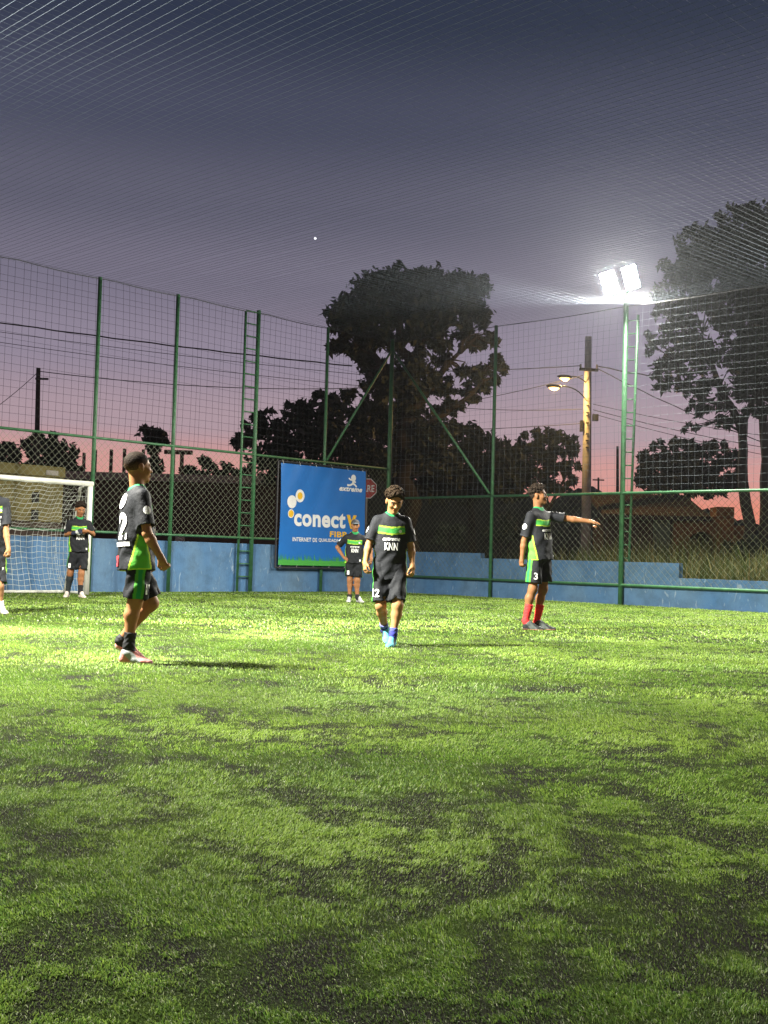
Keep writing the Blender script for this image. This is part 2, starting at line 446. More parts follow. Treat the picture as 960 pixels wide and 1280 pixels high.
mb = MB(); chain_link(mb, PR, 0.06, 20.0, 0.42, 2.39, 0.15, 0.0030, 0.0)
tag(mb.build('chain_link', M['wire'], fr), kind='stuff')
mb = MB(); strands(mb, PR(0.06, 2.41, 0.02), DR * 19.9, UP * (FENCE_H - 2.44), 124, 25, 0.0024, 18, wobble(1.7, OR), 6, jit=0.1)
tag(mb.build('side_net', M['cord_side'], fr), kind='stuff')
mb = MB(); mb.tube([PR(7.14, 0.9, 0.12), PR(7.25, 6.25, 0.12)], 0.028, 8); lad = mb.build('ladder', M['green_paint'], fr, True)
for k in range(19):
    z = 1.0 + k * 0.285
    tx = 7.14 + 0.11 * (z - 0.9) / 5.35
    mb = MB(); mb.tube([PR(7.03, z, 0.03), PR(tx, z, 0.12)], 0.016, 6); mb.build('rung', M['green_paint'], lad, True)

# ceiling net over the whole pitch
cn = MB()
def sag(a, b):
    return UP * (-0.06 * math.sin(PI * a) - 0.008 * math.sin(a * 17 + 1) * math.sin(b * 11) - 0.005 * math.sin(b * 47 + a * 9)) + DR * 0.02 * math.sin(b * 40)
strands(cn, C0 + UP * (FENCE_H - 0.01) + DR * 0.02 + DL * 0.02, DL * 19.2, DR * 24.0, 158, 0, 0.0024, 48, sag, 9, 'u', jit=0.10)
strands(cn, C0 + UP * (FENCE_H - 0.01) + DR * 0.02 + DL * 0.02, DL * 19.2, DR * 24.0, 0 + 1, 170, 0.0014, 40, sag, 10, 'v', jit=0.10)
tag(cn.build('ceiling_net', M['cord']), 'grey cord net stretched overhead across the whole pitch', 'net', kind='stuff')

# ------------------------------------------------------------------ floodlights
def floodlight(pos, aim, label, group, w=0.14, h=0.235, mount=None, roll=0.0, led='led', block_len=0.0):
    """pos: centre of the lit face, aim: direction it faces"""
    n = unit(aim); side = unit(np.cross(n, UP)); upv = np.cross(side, n)
    side, upv = side * math.cos(roll) + upv * math.sin(roll), upv * math.cos(roll) - side * math.sin(roll)
    root = thing('floodlight', pos, label, 'floodlight', group)
    mb = MB(); mb.box(pos - n * 0.053, side * (w + 0.02), upv * (h + 0.02), n * 0.05)
    for k in range(7): mb.box(pos - n * 0.135 + side * (w * (k - 3) / 3.3), side * 0.006, upv * h * 0.9, n * 0.03)
    mb.build('housing', M['black_metal'], root)
    mb = MB(); mb.add([pos + side * i * w + upv * j * h for i, j in ((-1, -1), (1, -1), (1, 1), (-1, 1))], [(3, 2, 1, 0)])
    me = mb.build('lit_panel', M[led], root)
    if block_len > 0:      # plates added out of view to keep light off trees and net
        mb = MB(); mb.box(pos + upv * (h + 0.03) + n * block_len / 2, side * (w + 0.03), upv * 0.004, n * block_len / 2)
        for s_ in (-1, 1): mb.box(pos + side * s_ * (w + 0.026) + n * block_len / 2, side * 0.003, upv * (h + 0.024), n * block_len / 2)
        mb.build('light_block', M['black_metal'], root)
    if mount is not None:
        mb = MB(); mb.tube([pos - n * 0.11, pos - n * 0.2, mount], 0.02, 6); mb.build('bracket', M['green_paint'], root)
    return root
aimR = unit(-OR * 0.75 - UP * 0.66)
top = PR(7.02, 6.60)
ROLL_HEAD = math.radians(-15)
pA, pB = at(761.5, 354, 24.55), at(788.5, 347, 24.55)
floodlight(pA, unit(A(-0.34, -0.88, -0.30)), 'left one of the two lit floodlight heads on the fence post', 'floodlight heads over the pitch', mount=top, roll=ROLL_HEAD)
floodlight(pB, unit(A(-0.16, -0.92, -0.30)), 'right one of the two lit floodlight heads on the fence post', 'floodlight heads over the pitch', mount=top, roll=ROLL_HEAD)
# wider heads on posts outside the frame, the left pair with added blocking plates
for base, aim, lab in ((PR(14.2, 7.0, -0.15), unit(-OR * 0.75 + DL * 0.0 - UP * 0.66), 'on the next post right of the picture'),
                       (A(-6.4, 9.0, 7.0), unit(A(0.66, 0.46, -0.60)), 'on a post left of the picture')):
    sd = unit(np.cross(aim, UP))
    mt = base + UP * -0.42 - unit(A(aim[0], aim[1], 0)) * 0.2
    for s, nm in ((-1, 'first'), (1, 'second')):
        floodlight(base + sd * 0.36 * s, aim, nm + ' lit floodlight head ' + lab, 'floodlight heads over the pitch', mount=mt, led='led_near' if base[0] < 0 else 'led', w=0.30, h=0.11, block_len=0.36 if base[0] < 0 else 0.0)
    if base[0] < 0:
        mb = MB(); mb.tube([A(mt[0], mt[1], -0.01), mt], 0.05, 10)
        tag(mb.build('floodlight_post', M['green_paint'], smooth=True), 'green steel post holding floodlights left of the picture', 'post')

# ------------------------------------------------------------------ text
def text_mesh(body, width=None, height=None, shear=0.0, bold=0.0, sub=0):
    cu = bpy.data.curves.new('lettering', 'FONT'); cu.body = body; cu.size = 1.0; cu.shear = shear; cu.offset = bold; cu.resolution_u = 4
    cu.space_character = 1.0 + bold * 2
    o = bpy.data.objects.new('lettering', cu); COL.objects.link(o)
    me = bpy.data.meshes.new_from_object(o.evaluated_get(bpy.context.evaluated_depsgraph_get()))
    v = np.array([tuple(p.co) for p in me.vertices]); f = [tuple(p.vertices) for p in me.polygons]
    bpy.data.objects.remove(o); bpy.data.curves.remove(cu); bpy.data.meshes.remove(me)
    lo, hi = v.min(0), v.max(0); c = (lo + hi) / 2; v = v - c; s = hi - lo
    sx = width / s[0] if width else None; sy = height / s[1] if height else None
    sx = sx or sy; sy = sy or sx
    return np.stack([v[:, 0] * sx, v[:, 1] * sy], 1), f

# ------------------------------------------------------------------ banner
B_T0, B_T1, B_Z1, B_Z0 = 3.72, 0.93, 3.02, 0.63
BW, BH = B_T0 - B_T1, B_Z1 - B_Z0
def PB(u, v, off=0.0):
    """u 0..1 left to right, v 0..1 from the top"""
    bil = 0.03 * math.sin(PI * u * 2.2 + 1.2) * math.sin(PI * v) + 0.014 * math.sin(9 * u + 5 * v) * math.sin(PI * v) + 0.006 * math.sin(31 * u + 12 * v) * (1 - v) ** 2
    return PL(B_T0 - BW * u, B_Z1 - BH * v, -0.085 - off - bil)
bn = thing('advertising_banner', PL((B_T0 + B_T1) / 2, B_Z0), 'large blue internet banner with white and yellow lettering on the fence', 'banner')
mb = MB(); nx, ny = 60, 40
front = [PB(i / nx, j / ny) for j in range(ny + 1) for i in range(nx + 1)]
back = [PB(i / nx, j / ny, -0.004) for j in range(ny + 1) for i in range(nx + 1)]
q = lambda i, j: j * (nx + 1) + i
mb.add(front, [(q(i, j), q(i, j + 1), q(i + 1, j + 1), q(i + 1, j)) for j in range(ny) for i in range(nx)])
mb.add(back, [(q(i, j), q(i + 1, j), q(i + 1, j + 1), q(i, j + 1)) for j in range(ny) for i in range(nx)])
sheet = mb.build('sheet', M['banner'], bn, True)
mb = MB()
cs = [PL(B_T0 + 0.05, B_Z1 + 0.04, -0.045), PL(B_T1 - 0.05, B_Z1 + 0.04, -0.045), PL(B_T1 - 0.05, B_Z0 - 0.06, -0.045), PL(B_T0 + 0.05, B_Z0 - 0.06, -0.045)]
for i in range(4): mb.tube([cs[i], cs[(i + 1) % 4]], 0.024, 6)
mb.build('frame', M['black_metal'], bn)
for k in range(6):
    for v, dz in ((0.008, 0.1), (0.992, -0.07)):
        u = 0.03 + 0.94 * k / 5
        mb = MB(); p = PB(u, v, 0.006); mb.tube([p, p + UP * dz * 0.5 + OL * 0.03, p + UP * dz + OL * 0.05], 0.007, 4)
        mb.build('tie', M['white_cord'], bn)
def on_banner(name, mt, v2, f, u, v, off=0.006):
    mb = MB(); mb.add([PB(u + p[0] / BW, v - p[1] / BH, off) for p in v2], f)
    return mb.build(name, M[mt], sheet)
def disc(r, n=20): return [(r * math.cos(2 * PI * k / n), r * math.sin(2 * PI * k / n)) for k in range(n)], [tuple(range(n))]
on_banner('white_dot', 'print_white', *disc(0.155), 0.125, 0.375); on_banner('white_dot', 'print_white', *disc(0.155), 0.22, 0.31)
on_banner('yellow_dot', 'print_yellow', *disc(0.088), 0.22, 0.31, 0.010); on_banner('white_dot', 'print_white', *disc(0.105), 0.12, 0.492); on_banner('yellow_dot', 'print_yellow', *disc(0.085), 0.12, 0.492, 0.010)
def prn(name, mt, s, u0, u1, v0, v1, **k):
    tv, tf = text_mesh(s, (u1 - u0) * BW, (v1 - v0) * BH, **k)
    return on_banner(name, mt, tv, tf, (u0 + u1) / 2, (v0 + v1) / 2)
prn('lettering', 'print_white', 'conect', 0.16, 0.765, 0.455, 0.612, bold=0.035)
prn('lettering', 'print_yellow', 'v', 0.775, 0.895, 0.468, 0.612, bold=0.035)
prn('lettering', 'print_yellow', 'FIBRA', 0.585, 0.875, 0.645, 0.705, bold=0.03)
for w_, a_, b_ in (('INTERNET', 0.15, 0.366), ('DE', 0.384, 0.436), ('QUALIDADE', 0.454, 0.688), ('PARA', 0.706, 0.81)): prn('lettering', 'print_white', w_, a_, b_, 0.722, 0.762, bold=0.02)
prn('lettering', 'print_white', 'extreme', 0.68, 0.955, 0.175, 0.225, shear=0.35, bold=0.04)
# running figure of the club logo, in strokes
mb = MB()
def stroke(pts, w):
    for (a, b) in zip(pts[:-1], pts[1:]):
        a, b = A(*a), A(*b); d = unit(b - a); n = A(-d[1], d[0]) * w
        mb.add([PB(p[0] , p[1], 0.007) for p in ((a + n * A(1, 1.1)), (b + n * A(1, 1.1)), (b - n * A(1, 1.1)), (a - n * A(1, 1.1)))], [(0, 1, 2, 3)])
mb.add([PB(0.845 + p[0] / BW, 0.082 - p[1] / BH, 0.007) for p in disc(0.085)[0]], disc(0.085)[1])
for pts, w in (([(0.845, 0.10), (0.84, 0.145)], 0.014), ([(0.845, 0.11), (0.80, 0.10), (0.79, 0.085)], 0.007), ([(0.845, 0.115), (0.875, 0.125)], 0.007), ([(0.84, 0.14), (0.80, 0.162), (0.77, 0.16)], 0.009), ([(0.84, 0.14), (0.87, 0.155), (0.885, 0.175)], 0.009)):
    stroke(pts, w)
mb.build('runner_logo', M['print_white'], sheet)
mb = MB(); rr = random.Random(4)
mb.add([PB(k / 40, 0.95, 0.005) for k in range(41)] + [PB(k / 40, 1.0, 0.005) for k in range(41)], [(k, k + 41, k + 42, k + 1) for k in range(40)])
for k in range(150):
    u = rr.random() * 0.985; h = rr.uniform(0.015, 0.075); w = 0.006
    mb.add([PB(u, 0.952, 0.006), PB(min(u + w, 1), 0.952, 0.006), PB(min(1, max(0, u + rr.uniform(-0.012, 0.016))), 0.952 - h, 0.006)], [(0, 1, 2)])
mb.build('printed_grass', M['print_green'], sheet)

# ------------------------------------------------------------------ goal
GT, GO = 9.47, -1.25                     # right post along the fence, distance in front of it
GW, GH, GD = 4.6, 2.12, 1.0
def PG(w, z, d=0.0): return PL(GT + w, z, GO + d)
g = thing('goal', PG(GW / 2, 0), 'white metal football goal with sagging white net', 'goal')
for w in (0.0, GW):
    mb = MB(); mb.tube([PG(w, -0.01), PG(w, GH - 0.05)], 0.05, 14); mb.build('goal_post', M['white_paint'], g, True)
mb = MB(); mb.tube([PG(-0.05, GH), PG(GW + 0.05, GH)], 0.05, 14); mb.build('crossbar', M['white_paint'], g, True)
for w in (0.0, GW):
    mb = MB(); mb.tube([PG(w, GH - 0.03, 0.04), PG(w, GH - 0.06, 0.36), PG(w, 0.05, 0.78)], 0.028, 8); mb.build('stanchion', M['white_paint'], g, True)
mb = MB(); mb.tube([PG(0, 0.03, 0.80), PG(GW, 0.03, 0.80)], 0.03, 8); mb.build('ground_bar', M['white_paint'], g, True)
for w in (0.0, GW):
    mb = MB(); mb.tube([PG(w, 0.03, 0.03), PG(w, 0.03, 0.80)], 0.026, 8); mb.build('side_ground_bar', M['white_paint'], g, True)
mb = MB()
prof = [(0.0, GH - 0.04), (0.30, 1.85), (0.62, 1.5), (1.0, 1.24), (0.98, 0.85), (0.92, 0.45), (0.82, 0.05)]
lens = [0]
for a, b in zip(prof[:-1], prof[1:]): lens.append(lens[-1] + math.hypot(b[0] - a[0], b[1] - a[1]))
def prof_at(s):
    for k in range(len(prof) - 1):
        if s <= lens[k + 1] + 1e-9:
            q_ = (s - lens[k]) / (lens[k + 1] - lens[k]); return (prof[k][0] + (prof[k + 1][0] - prof[k][0]) * q_, prof[k][1] + (prof[k + 1][1] - prof[k][1]) * q_)
    return prof[-1]
def net_pt(w, s):
    d, z = prof_at(s)
    inn = 0.16 * math.sin(PI * min(1, s / lens[-1]))
    w2 = w + (inn if w < GW / 2 else -inn) * max(0, 1 - 2 * min(w, GW - w) / 1.2)
    return PG(w2, max(0.02, z - 0.05 * math.sin(PI * w / GW) * math.sin(PI * s / lens[-1]) + 0.015 * math.sin(w * 13 + s * 5)), d + 0.05 * math.sin(w * 4 + s * 3))
for k in range(39):
    w = GW * k / 38; mb.tube([net_pt(w, lens[-1] * j / 18) for j in range(19)], 0.0032, 3, False)
for j in range(24):
    s = lens[-1] * j / 23; mb.tube([net_pt(GW * k / 40, s) for k in range(41)], 0.0032 if abs(prof_at(s)[1] - 1.24) > 0.06 else 0.008, 3, False)
for w in (0.0, GW):        # side nets
    for j in range(17):
        z = 0.05 + 1.95 * j / 16
        dm = max(d for d, zz in [prof_at(lens[-1] * i / 60) for i in range(61)] if zz >= z - 0.06)
        mb.tube([PG(w, z, dm * k / 4) + DL * (0.16 if w == 0 else -0.16) * (k / 4) * math.sin(PI * z / 2.2) for k in range(5)], 0.003, 3, False)
    for i in range(9):
        d = i / 8 * 0.95
        zt = max([zz for dd, zz in [prof_at(lens[-1] * i2 / 80) for i2 in range(81)] if abs(dd - d) < 0.05] + [1.24])
        mb.tube([PG(w, 0.04 + (zt - 0.06) * k / 4, d * (0.86 if k == 0 else 1)) + DL * (0.16 if w == 0 else -0.16) * d * math.sin(PI * k / 4 * 0.8) for k in range(5)], 0.003, 3, False)
tag(mb.build('goal_net', M['white_cord'], g), kind='stuff')
# ------------------------------------------------------------------ trees and plants
def crown(name, depth, clusters, n, leaf, m, parent, seed, thick=0.9, twig=True):
    """clusters: (px, py, rx, ry[, weight]) seen in the photograph, at the tree's own distance"""
    g = np.random.default_rng(seed)
    k = depth / F_PX
    area = np.array([c[2] * c[3] * (c[4] if len(c) > 4 else 1.0) for c in clusters], float)
    cnt = np.maximum(20, (n * area / area.sum())).astype(int)
    pts = []
    for c, m_ in zip(clusters, cnt):
        p = at(c[0], c[1], depth); rx, ry = c[2] * k, c[3] * k; ry_ = (rx + ry) / 2 * thick
        ns = max(6, int(m_ / 26))
        u = g.normal(size=(ns, 3)); u /= np.linalg.norm(u, axis=1)[:, None]
        sub = u * (g.random(ns)[:, None] ** 0.42)
        w = g.integers(0, ns, m_)
        off = sub[w] * A(rx, ry_, ry) + g.normal(size=(m_, 3)) * min(rx, ry) * 0.15
        off = off + A((c[5] if len(c) > 5 else 0), (g.random() - 0.5) * rx, 0)
        pts.append(p + off)
    pts = np.concatenate(pts); N = len(pts)
    a = g.normal(size=(N, 3)); a /= np.linalg.norm(a, axis=1)[:, None]
    b = g.normal(size=(N, 3)); b -= a * (a * b).sum(1)[:, None]; b /= np.linalg.norm(b, axis=1)[:, None]
    L = leaf * (0.5 + g.random(N))[:, None]; Wd = L * (0.28 + 0.22 * g.random(N))[:, None]
    droop = np.zeros((N, 3)); droop[:, 2] = -L[:, 0] * 0.2
    v = np.stack([pts - a * L, pts + b * Wd, pts + a * L + droop, pts - b * Wd], 1).reshape(-1, 3)
    keep = np.repeat(np.stack([pts], 0)[0][:, 2] > 0.1, 4)
    f = np.arange(4 * N).reshape(N, 4)
    o = np_mesh(name, v, f, m, parent)
    return tag(o, kind='stuff')
def limb_mesh(name, limbs, m, parent, n=8):
    mb = MB()
    for pts, rs in limbs: mb.tube(pts, rs, n)
    return mb.build(name, m, parent, True)
def px_limb(depth, pts, r0, r1, wig=0.0, seed=0):
    rr = random.Random(seed); P = [at(a, b, depth + (c[0] if c else 0.0)) for a, b, *c in pts]
    out = []
    for i in range(len(P) - 1):
        for k in range(3):
            q = P[i] + (P[i + 1] - P[i]) * (k / 3)
            if i or k: q = q + A(rr.gauss(0, wig), rr.gauss(0, wig), 0)
            out.append(q)
    out.append(P[-1]); n = len(out)
    return out, [r0 + (r1 - r0) * i / (n - 1) for i in range(n)]
def tree(name, label, depth, trunks, clusters, n, leaf, seed, m='leaf', group='trees beyond the fence', thick=0.9):
    base = at(*trunks[0][0][0][:2], depth); base[2] = 0
    root = thing(name, base, label, 'tree', group)
    lim = []
    for i, (pts, r0, r1) in enumerate(trunks):
        lim.append(px_limb(depth, pts, r0, r1, r0 * 0.35, seed + i))
        if i == 0 or pts[0][1] > 690:
            q = lim[-1][0][0].copy(); q[2] = -0.1
            lim[-1] = ([q] + lim[-1][0], [r0 * 1.25] + lim[-1][1])
    # twigs to the clusters
    g = random.Random(seed)
    joints = [p for l in lim for p in l[0][2:]]
    for c in clusters:
        p = at(c[0], c[1], depth)
        j = min(joints, key=lambda q: np.linalg.norm(q - p) + max(0, q[2] - p[2]) * 2)
        mid = (j + p) / 2 + A(g.gauss(0, .15), g.gauss(0, .3), g.gauss(0.1, .15))
        r = trunks[0][2] * 0.7
        lim.append(([j, mid, p], [r, r * 0.6, r * 0.25]))
        for q in range(4):
            e = p + A(g.uniform(-1, 1) * c[2], g.uniform(-1, 1) * c[2], g.uniform(-1, 1) * c[3]) * depth / F_PX * 0.85
            lim.append(([mid, (mid + e) / 2 + A(0, 0, g.uniform(-.1, .2)), e], [r * 0.45, r * 0.3, r * 0.1]))
    limb_mesh('trunk', lim, M['bark'], root, 7)
    crown('crown', depth, clusters, n, leaf, M[m], root, seed, thick)
    return root

tree('broadleaf_tree', 'tallest dark tree with a broad lumpy crown behind the fence corner', 46,
     [([(512, 690), (510, 600), (508, 520), (505, 455), (498, 400)], 0.45, 0.16), ([(509, 530), (540, 480), (575, 440)], 0.24, 0.07), ([(508, 505), (475, 455), (445, 415)], 0.24, 0.07),
      ([(506, 470), (535, 420), (560, 380)], 0.2, 0.06), ([(511, 545), (560, 515), (600, 480)], 0.18, 0.05)],
     [(498, 352, 48, 22), (470, 372, 42, 30), (438, 394, 30, 22), (535, 362, 46, 24), (575, 366, 38, 24), (520, 392, 60, 26), (588, 392, 26, 22), (425, 408, 18, 16), (455, 412, 34, 20), (478, 428, 26, 14), (438, 432, 26, 16),
      (532, 424, 32, 16), (585, 424, 26, 14), (610, 424, 12, 12), (622, 455, 12, 18), (605, 470, 22, 14), (588, 488, 22, 12), (460, 460, 24, 16), (474, 490, 24, 20), (515, 470, 26, 34), (545, 480, 24, 16), (560, 506, 24, 12), (505, 525, 42, 30), (540, 540, 30, 24),
      (500, 575, 50, 30), (545, 590, 30, 30), (560, 448, 18, 10), (450, 440, 18, 12), (578, 462, 16, 10)], 31000, 0.155, 11, group='trees beyond the fence')
tree('shade_tree', 'large tree with two pale trunks at the right edge of the picture', 36,
     [([(932, 690), (930, 600), (928, 540), (905, 490), (880, 440)], 0.20, 0.07), ([(956, 690), (956, 600), (953, 520), (950, 440), (945, 380)], 0.20, 0.08), ([(929, 545), (945, 480), (960, 420)], 0.13, 0.05), ([(915, 510), (880, 500), (850, 480)], 0.09, 0.03), ([(953, 500), (985, 440), (1010, 380)], 0.12, 0.05)],
     [(905, 400, 50, 28), (945, 370, 50, 34), (985, 350, 50, 50), (850, 430, 30, 20), (880, 440, 40, 24), (830, 460, 26, 18), (925, 440, 40, 28), (960, 430, 40, 34), (850, 478, 28, 16), (890, 480, 30, 18), (930, 480, 30, 20), (965, 480, 30, 24),
      (870, 510, 20, 12), (905, 520, 26, 14), (940, 515, 18, 12), (865, 535, 12, 8), (880, 300, 34, 20), (848, 345, 26, 22), (835, 375, 24, 20), (815, 430, 14, 14), (985, 400, 40, 40), (1000, 430, 50, 50), (900, 320, 55, 30), (950, 300, 60, 34), (862, 320, 26, 16), (1000, 290, 60, 46), (905, 350, 50, 24), (868, 380, 40, 22), (840, 400, 28, 16), (1020, 500, 40, 40), (930, 270, 40, 16)], 36000, 0.105, 23, m='leaf_pale', group='trees beyond the fence')
tree('shrubby_tree', 'spreading low tree left of the tallest tree behind the tall ladder post', 40,
     [([(410, 690), (408, 600), (405, 550), (400, 520)], 0.16, 0.05), ([(380, 690), (372, 600), (350, 550), (335, 520)], 0.12, 0.03), ([(440, 690), (442, 600), (450, 540)], 0.14, 0.05)],
     [(330, 522, 20, 13), (312, 545, 22, 15), (345, 545, 26, 20), (300, 552, 14, 10), (360, 515, 14, 10), (380, 520, 22, 16), (400, 505, 26, 16), (430, 510, 26, 22), (385, 550, 40, 28), (430, 550, 40, 34), (345, 575, 40, 24), (400, 590, 50, 24), (450, 590, 40, 30), (465, 530, 26, 34), (425, 492, 18, 10)], 9000, 0.15, 31)
tree('round_tree', 'dark round topped tree just right of the tallest trunk', 52,
     [([(590, 690), (590, 600), (588, 560)], 0.2, 0.08)],
     [(588, 545, 24, 18), (578, 565, 28, 22), (605, 570, 26, 24), (590, 600, 40, 26), (625, 592, 30, 34), (560, 600, 34, 30), (640, 575, 16, 14)], 6500, 0.17, 37)
tree('orchard_tree', 'dark leafy tree directly left of the lit concrete pole', 48,
     [([(684, 690), (684, 625), (680, 590), (676, 560)], 0.14, 0.05), ([(684, 640), (705, 600), (715, 575)], 0.08, 0.03)],
     [(676, 545, 26, 12), (700, 548, 22, 10), (655, 560, 26, 14), (690, 565, 34, 14), (715, 562, 10, 8), (640, 580, 24, 20), (665, 585, 32, 18), (705, 585, 18, 10), (712, 600, 12, 8), (645, 605, 34, 18), (690, 610, 24, 10)], 6500, 0.16, 41)
tree('bushy_tree', 'wide bushy dark tree between the floodlight post and the two pale trunks', 50,
     [([(860, 690), (860, 620), (855, 590)], 0.2, 0.08)],
     [(845, 562, 30, 12), (880, 562, 32, 12), (820, 575, 22, 12), (905, 575, 22, 12), (860, 585, 50, 20), (810, 595, 18, 14), (915, 600, 16, 14), (850, 608, 60, 16), (805, 572, 8, 8)], 7500, 0.16, 43)
tree('garden_tree', 'dark leafy tree behind the olive shed at the left edge', 44,
     [([(70, 690), (70, 620), (68, 570)], 0.16, 0.06), ([(20, 690), (18, 620), (15, 580)], 0.14, 0.05)],
     [(62, 552, 26, 12), (45, 562, 26, 14), (80, 570, 20, 16), (15, 565, 18, 12), (-5, 572, 20, 16), (60, 585, 40, 16), (10, 590, 40, 16), (92, 588, 10, 12), (-30, 580, 30, 22)], 6500, 0.14, 47)
tree('slender_tree', 'slim creeper covered tree standing behind the tallest left boy', 42,
     [([(193, 690), (192, 620), (191, 560), (191, 540)], 0.12, 0.06)],
     [(191, 545, 15, 10), (180, 540, 8, 6), (203, 548, 8, 8), (191, 560, 10, 14), (192, 580, 11, 16), (190, 604, 12, 18)], 2200, 0.13, 53)
tree('hedge_tree', 'low leafy tree above the dark unfinished building', 48,
     [([(258, 690), (257, 620), (256, 595)], 0.12, 0.05)],
     [(255, 578, 18, 8), (240, 590, 20, 10), (278, 590, 22, 10), (262, 600, 40, 12), (300, 596, 24, 12), (325, 600, 22, 12)], 3500, 0.14, 59)

# distant wooded ridge
def ridge():
    g = np.random.default_rng(3); xs = np.linspace(-0.75, 0.75, 420); D = 170.0
    V = []; n = len(xs)
    for i, a in enumerate(xs):
        h = 10.5 + 1.6 * math.sin(a * 9 + 1) + 1.0 * math.sin(a * 31) + 0.5 * math.sin(a * 97 + 2) + g.normal(0, 0.35) + (1.4 if -0.1 < a < 0.12 else 0)
        h += 2.0 * math.exp(-((a - 0.185) / 0.02) ** 2)
        V += [(a * D, D, -0.5), (a * D, D + 2, h * 0.6), (a * D, D + 14, h), (a * D, D + 80, h * 0.9 - 2), (a * D, D + 120, -0.5)]
    F = [(5 * i + k, 5 * (i + 1) + k, 5 * (i + 1) + k + 1, 5 * i + k + 1) for i in range(n - 1) for k in range(4)]
    m = mat('wooded_hill', (0.028, 0.036, 0.022), 0.95, var=0.6, scale=0.6)
    o = np_mesh('wooded_hill', np.array(V), np.array(F), m)
    tag(o, kind='structure')
ridge()

def weeds():
    g = np.random.default_rng(5); V, Cc = [], []
    N = 42000
    t = g.uniform(2.2, 19, N); o = 0.45 + 11 * g.random(N) ** 1.3
    dens = vnoise(t, o, 1.6, 77) * 0.6 + vnoise(t, o, 0.5, 78) * 0.4
    k = g.random(N) < np.clip((dens - 0.25) * 2.4, 0.05, 1) * np.clip((t - 2.0) / 3.5, 0.12, 1)
    t, o, dens = t[k], o[k], dens[k]; n = len(t)
    base = C0 + DR * t[:, None] + OR * o[:, None]
    hgt = 1.05 * (0.35 + 0.75 * g.random(n)) * (0.55 + 0.9 * dens) * (1 + 0.09 * np.minimum(o, 6))
    ang = g.uniform(0, 2 * PI, n); d = np.stack([np.cos(ang), np.sin(ang), np.zeros(n)], 1); s = np.stack([-np.sin(ang), np.cos(ang), np.zeros(n)], 1)
    w = (0.007 + 0.010 * g.random(n))[:, None]
    bend = (0.15 + 0.45 * g.random(n))[:, None] * hgt[:, None]
    up = np.zeros((n, 3)); up[:, 2] = hgt
    p0 = base; p1 = base + up * 0.55 + d * bend * 0.3; p2 = base + up * (0.8 + 0.2 * g.random(n))[:, None] + d * bend
    v = np.stack([p0 - s * w, p0 + s * w, p1 + s * w, p1 - s * w, p2], 1).reshape(-1, 3)
    b = 5 * np.arange(n)
    f = np.concatenate([np.stack([b, b + 1, b + 2], 1), np.stack([b, b + 2, b + 3], 1), np.stack([b + 3, b + 2, b + 4], 1)])
    h = g.random(n)[:, None]
    h = h ** 2.2; col = A(0.055, 0.085, 0.016) * (1 - h) + A(0.20, 0.16, 0.055) * h
    o_ = np_mesh('tall_grass', v, f, M['weed'], col=np.repeat(col, 5, 0))
    tag(o_, 'tall yellow green wild grass growing behind the low blue wall', 'wild grass', kind='stuff')
weeds()
def bush(label, px, py, rx, ry, depth, n, seed, m='leaf'):
    root = thing('bush', ground_at(px, depth), label, 'bush', 'bushes behind the side fence')
    mb = MB(); b = ground_at(px, depth); rr = random.Random(seed)
    for k in range(6):
        e = at(px + rr.uniform(-.7, .7) * rx, py + rr.uniform(-.6, .6) * ry, depth + rr.uniform(-.4, .4))
        mb.tube([b + A(rr.uniform(-.1, .1), 0, -0.05), (b + e) / 2 + A(0, 0, .1), e], [0.03, 0.02, 0.008], 5)
    mb.build('stem', M['bark'], root)
    crown('foliage', depth, [(px, py, rx, ry), (px - rx * .5, py + ry * .3, rx * .6, ry * .6), (px + rx * .5, py + ry * .3, rx * .6, ry * .6)], n, 0.09, M[m], root, seed)
bush('small dry bush behind the fence just right of the walking boy', 562, 668, 22, 14, 33, 700, 61, 'leaf_pale')
bush('dark bush behind the fence left of the pointing boy', 628, 662, 26, 18, 35, 900, 62)
bush('leafy green bush at the right end behind the low wall', 940, 690, 34, 18, 30, 1600, 63, 'leaf_pale')

# ------------------------------------------------------------------ buildings beyond the fence
M['olive_plaster'] = mat('olive_plaster', (0.17, 0.14, 0.045), 0.9, var=0.3, scale=1.5, bump=0.2)
M['brick_dark'] = mat('raw_brick', (0.065, 0.042, 0.03), 0.9, var=0.4, scale=3, bump=0.3)
M['ochre'] = mat('ochre_plaster', (0.17, 0.075, 0.024), 0.85, var=0.3, scale=2, bump=0.2)
M['tile_dark'] = mat('clay_tile', (0.05, 0.03, 0.022), 0.85, var=0.4, scale=4)
M['door_green'] = mat('green_door', (0.08, 0.12, 0.075), 0.6, var=0.3, scale=4)
M['void'] = mat('dark_interior', (0.02, 0.018, 0.016), 0.9)
def fbox(mb, px0, px1, py0, py1, depth, thick):
    """a block facing the pitch; thick goes away from the camera"""
    a, b = at(px0, py1, depth), at(px1, py0, depth)
    c = (a + b) / 2 + A(0, thick / 2, 0)
    mb.box(c, A(abs(b[0] - a[0]) / 2, 0, 0), A(0, thick / 2, 0), A(0, 0, abs(b[2] - a[2]) / 2))
def fz(mb, px0, px1, z0, z1, depth, thick, dy=0.0):
    x0, x1 = at(px0, 640, depth)[0], at(px1, 640, depth)[0]
    mb.box(A((x0 + x1) / 2, depth + thick / 2 + dy, (z0 + z1) / 2), A((x1 - x0) / 2, 0, 0), A(0, thick / 2, 0), A(0, 0, (z1 - z0) / 2))
sh = thing('shed', PL(11, 0, 1.6), 'olive plastered shed with two dark vents behind the goal', 'shed')
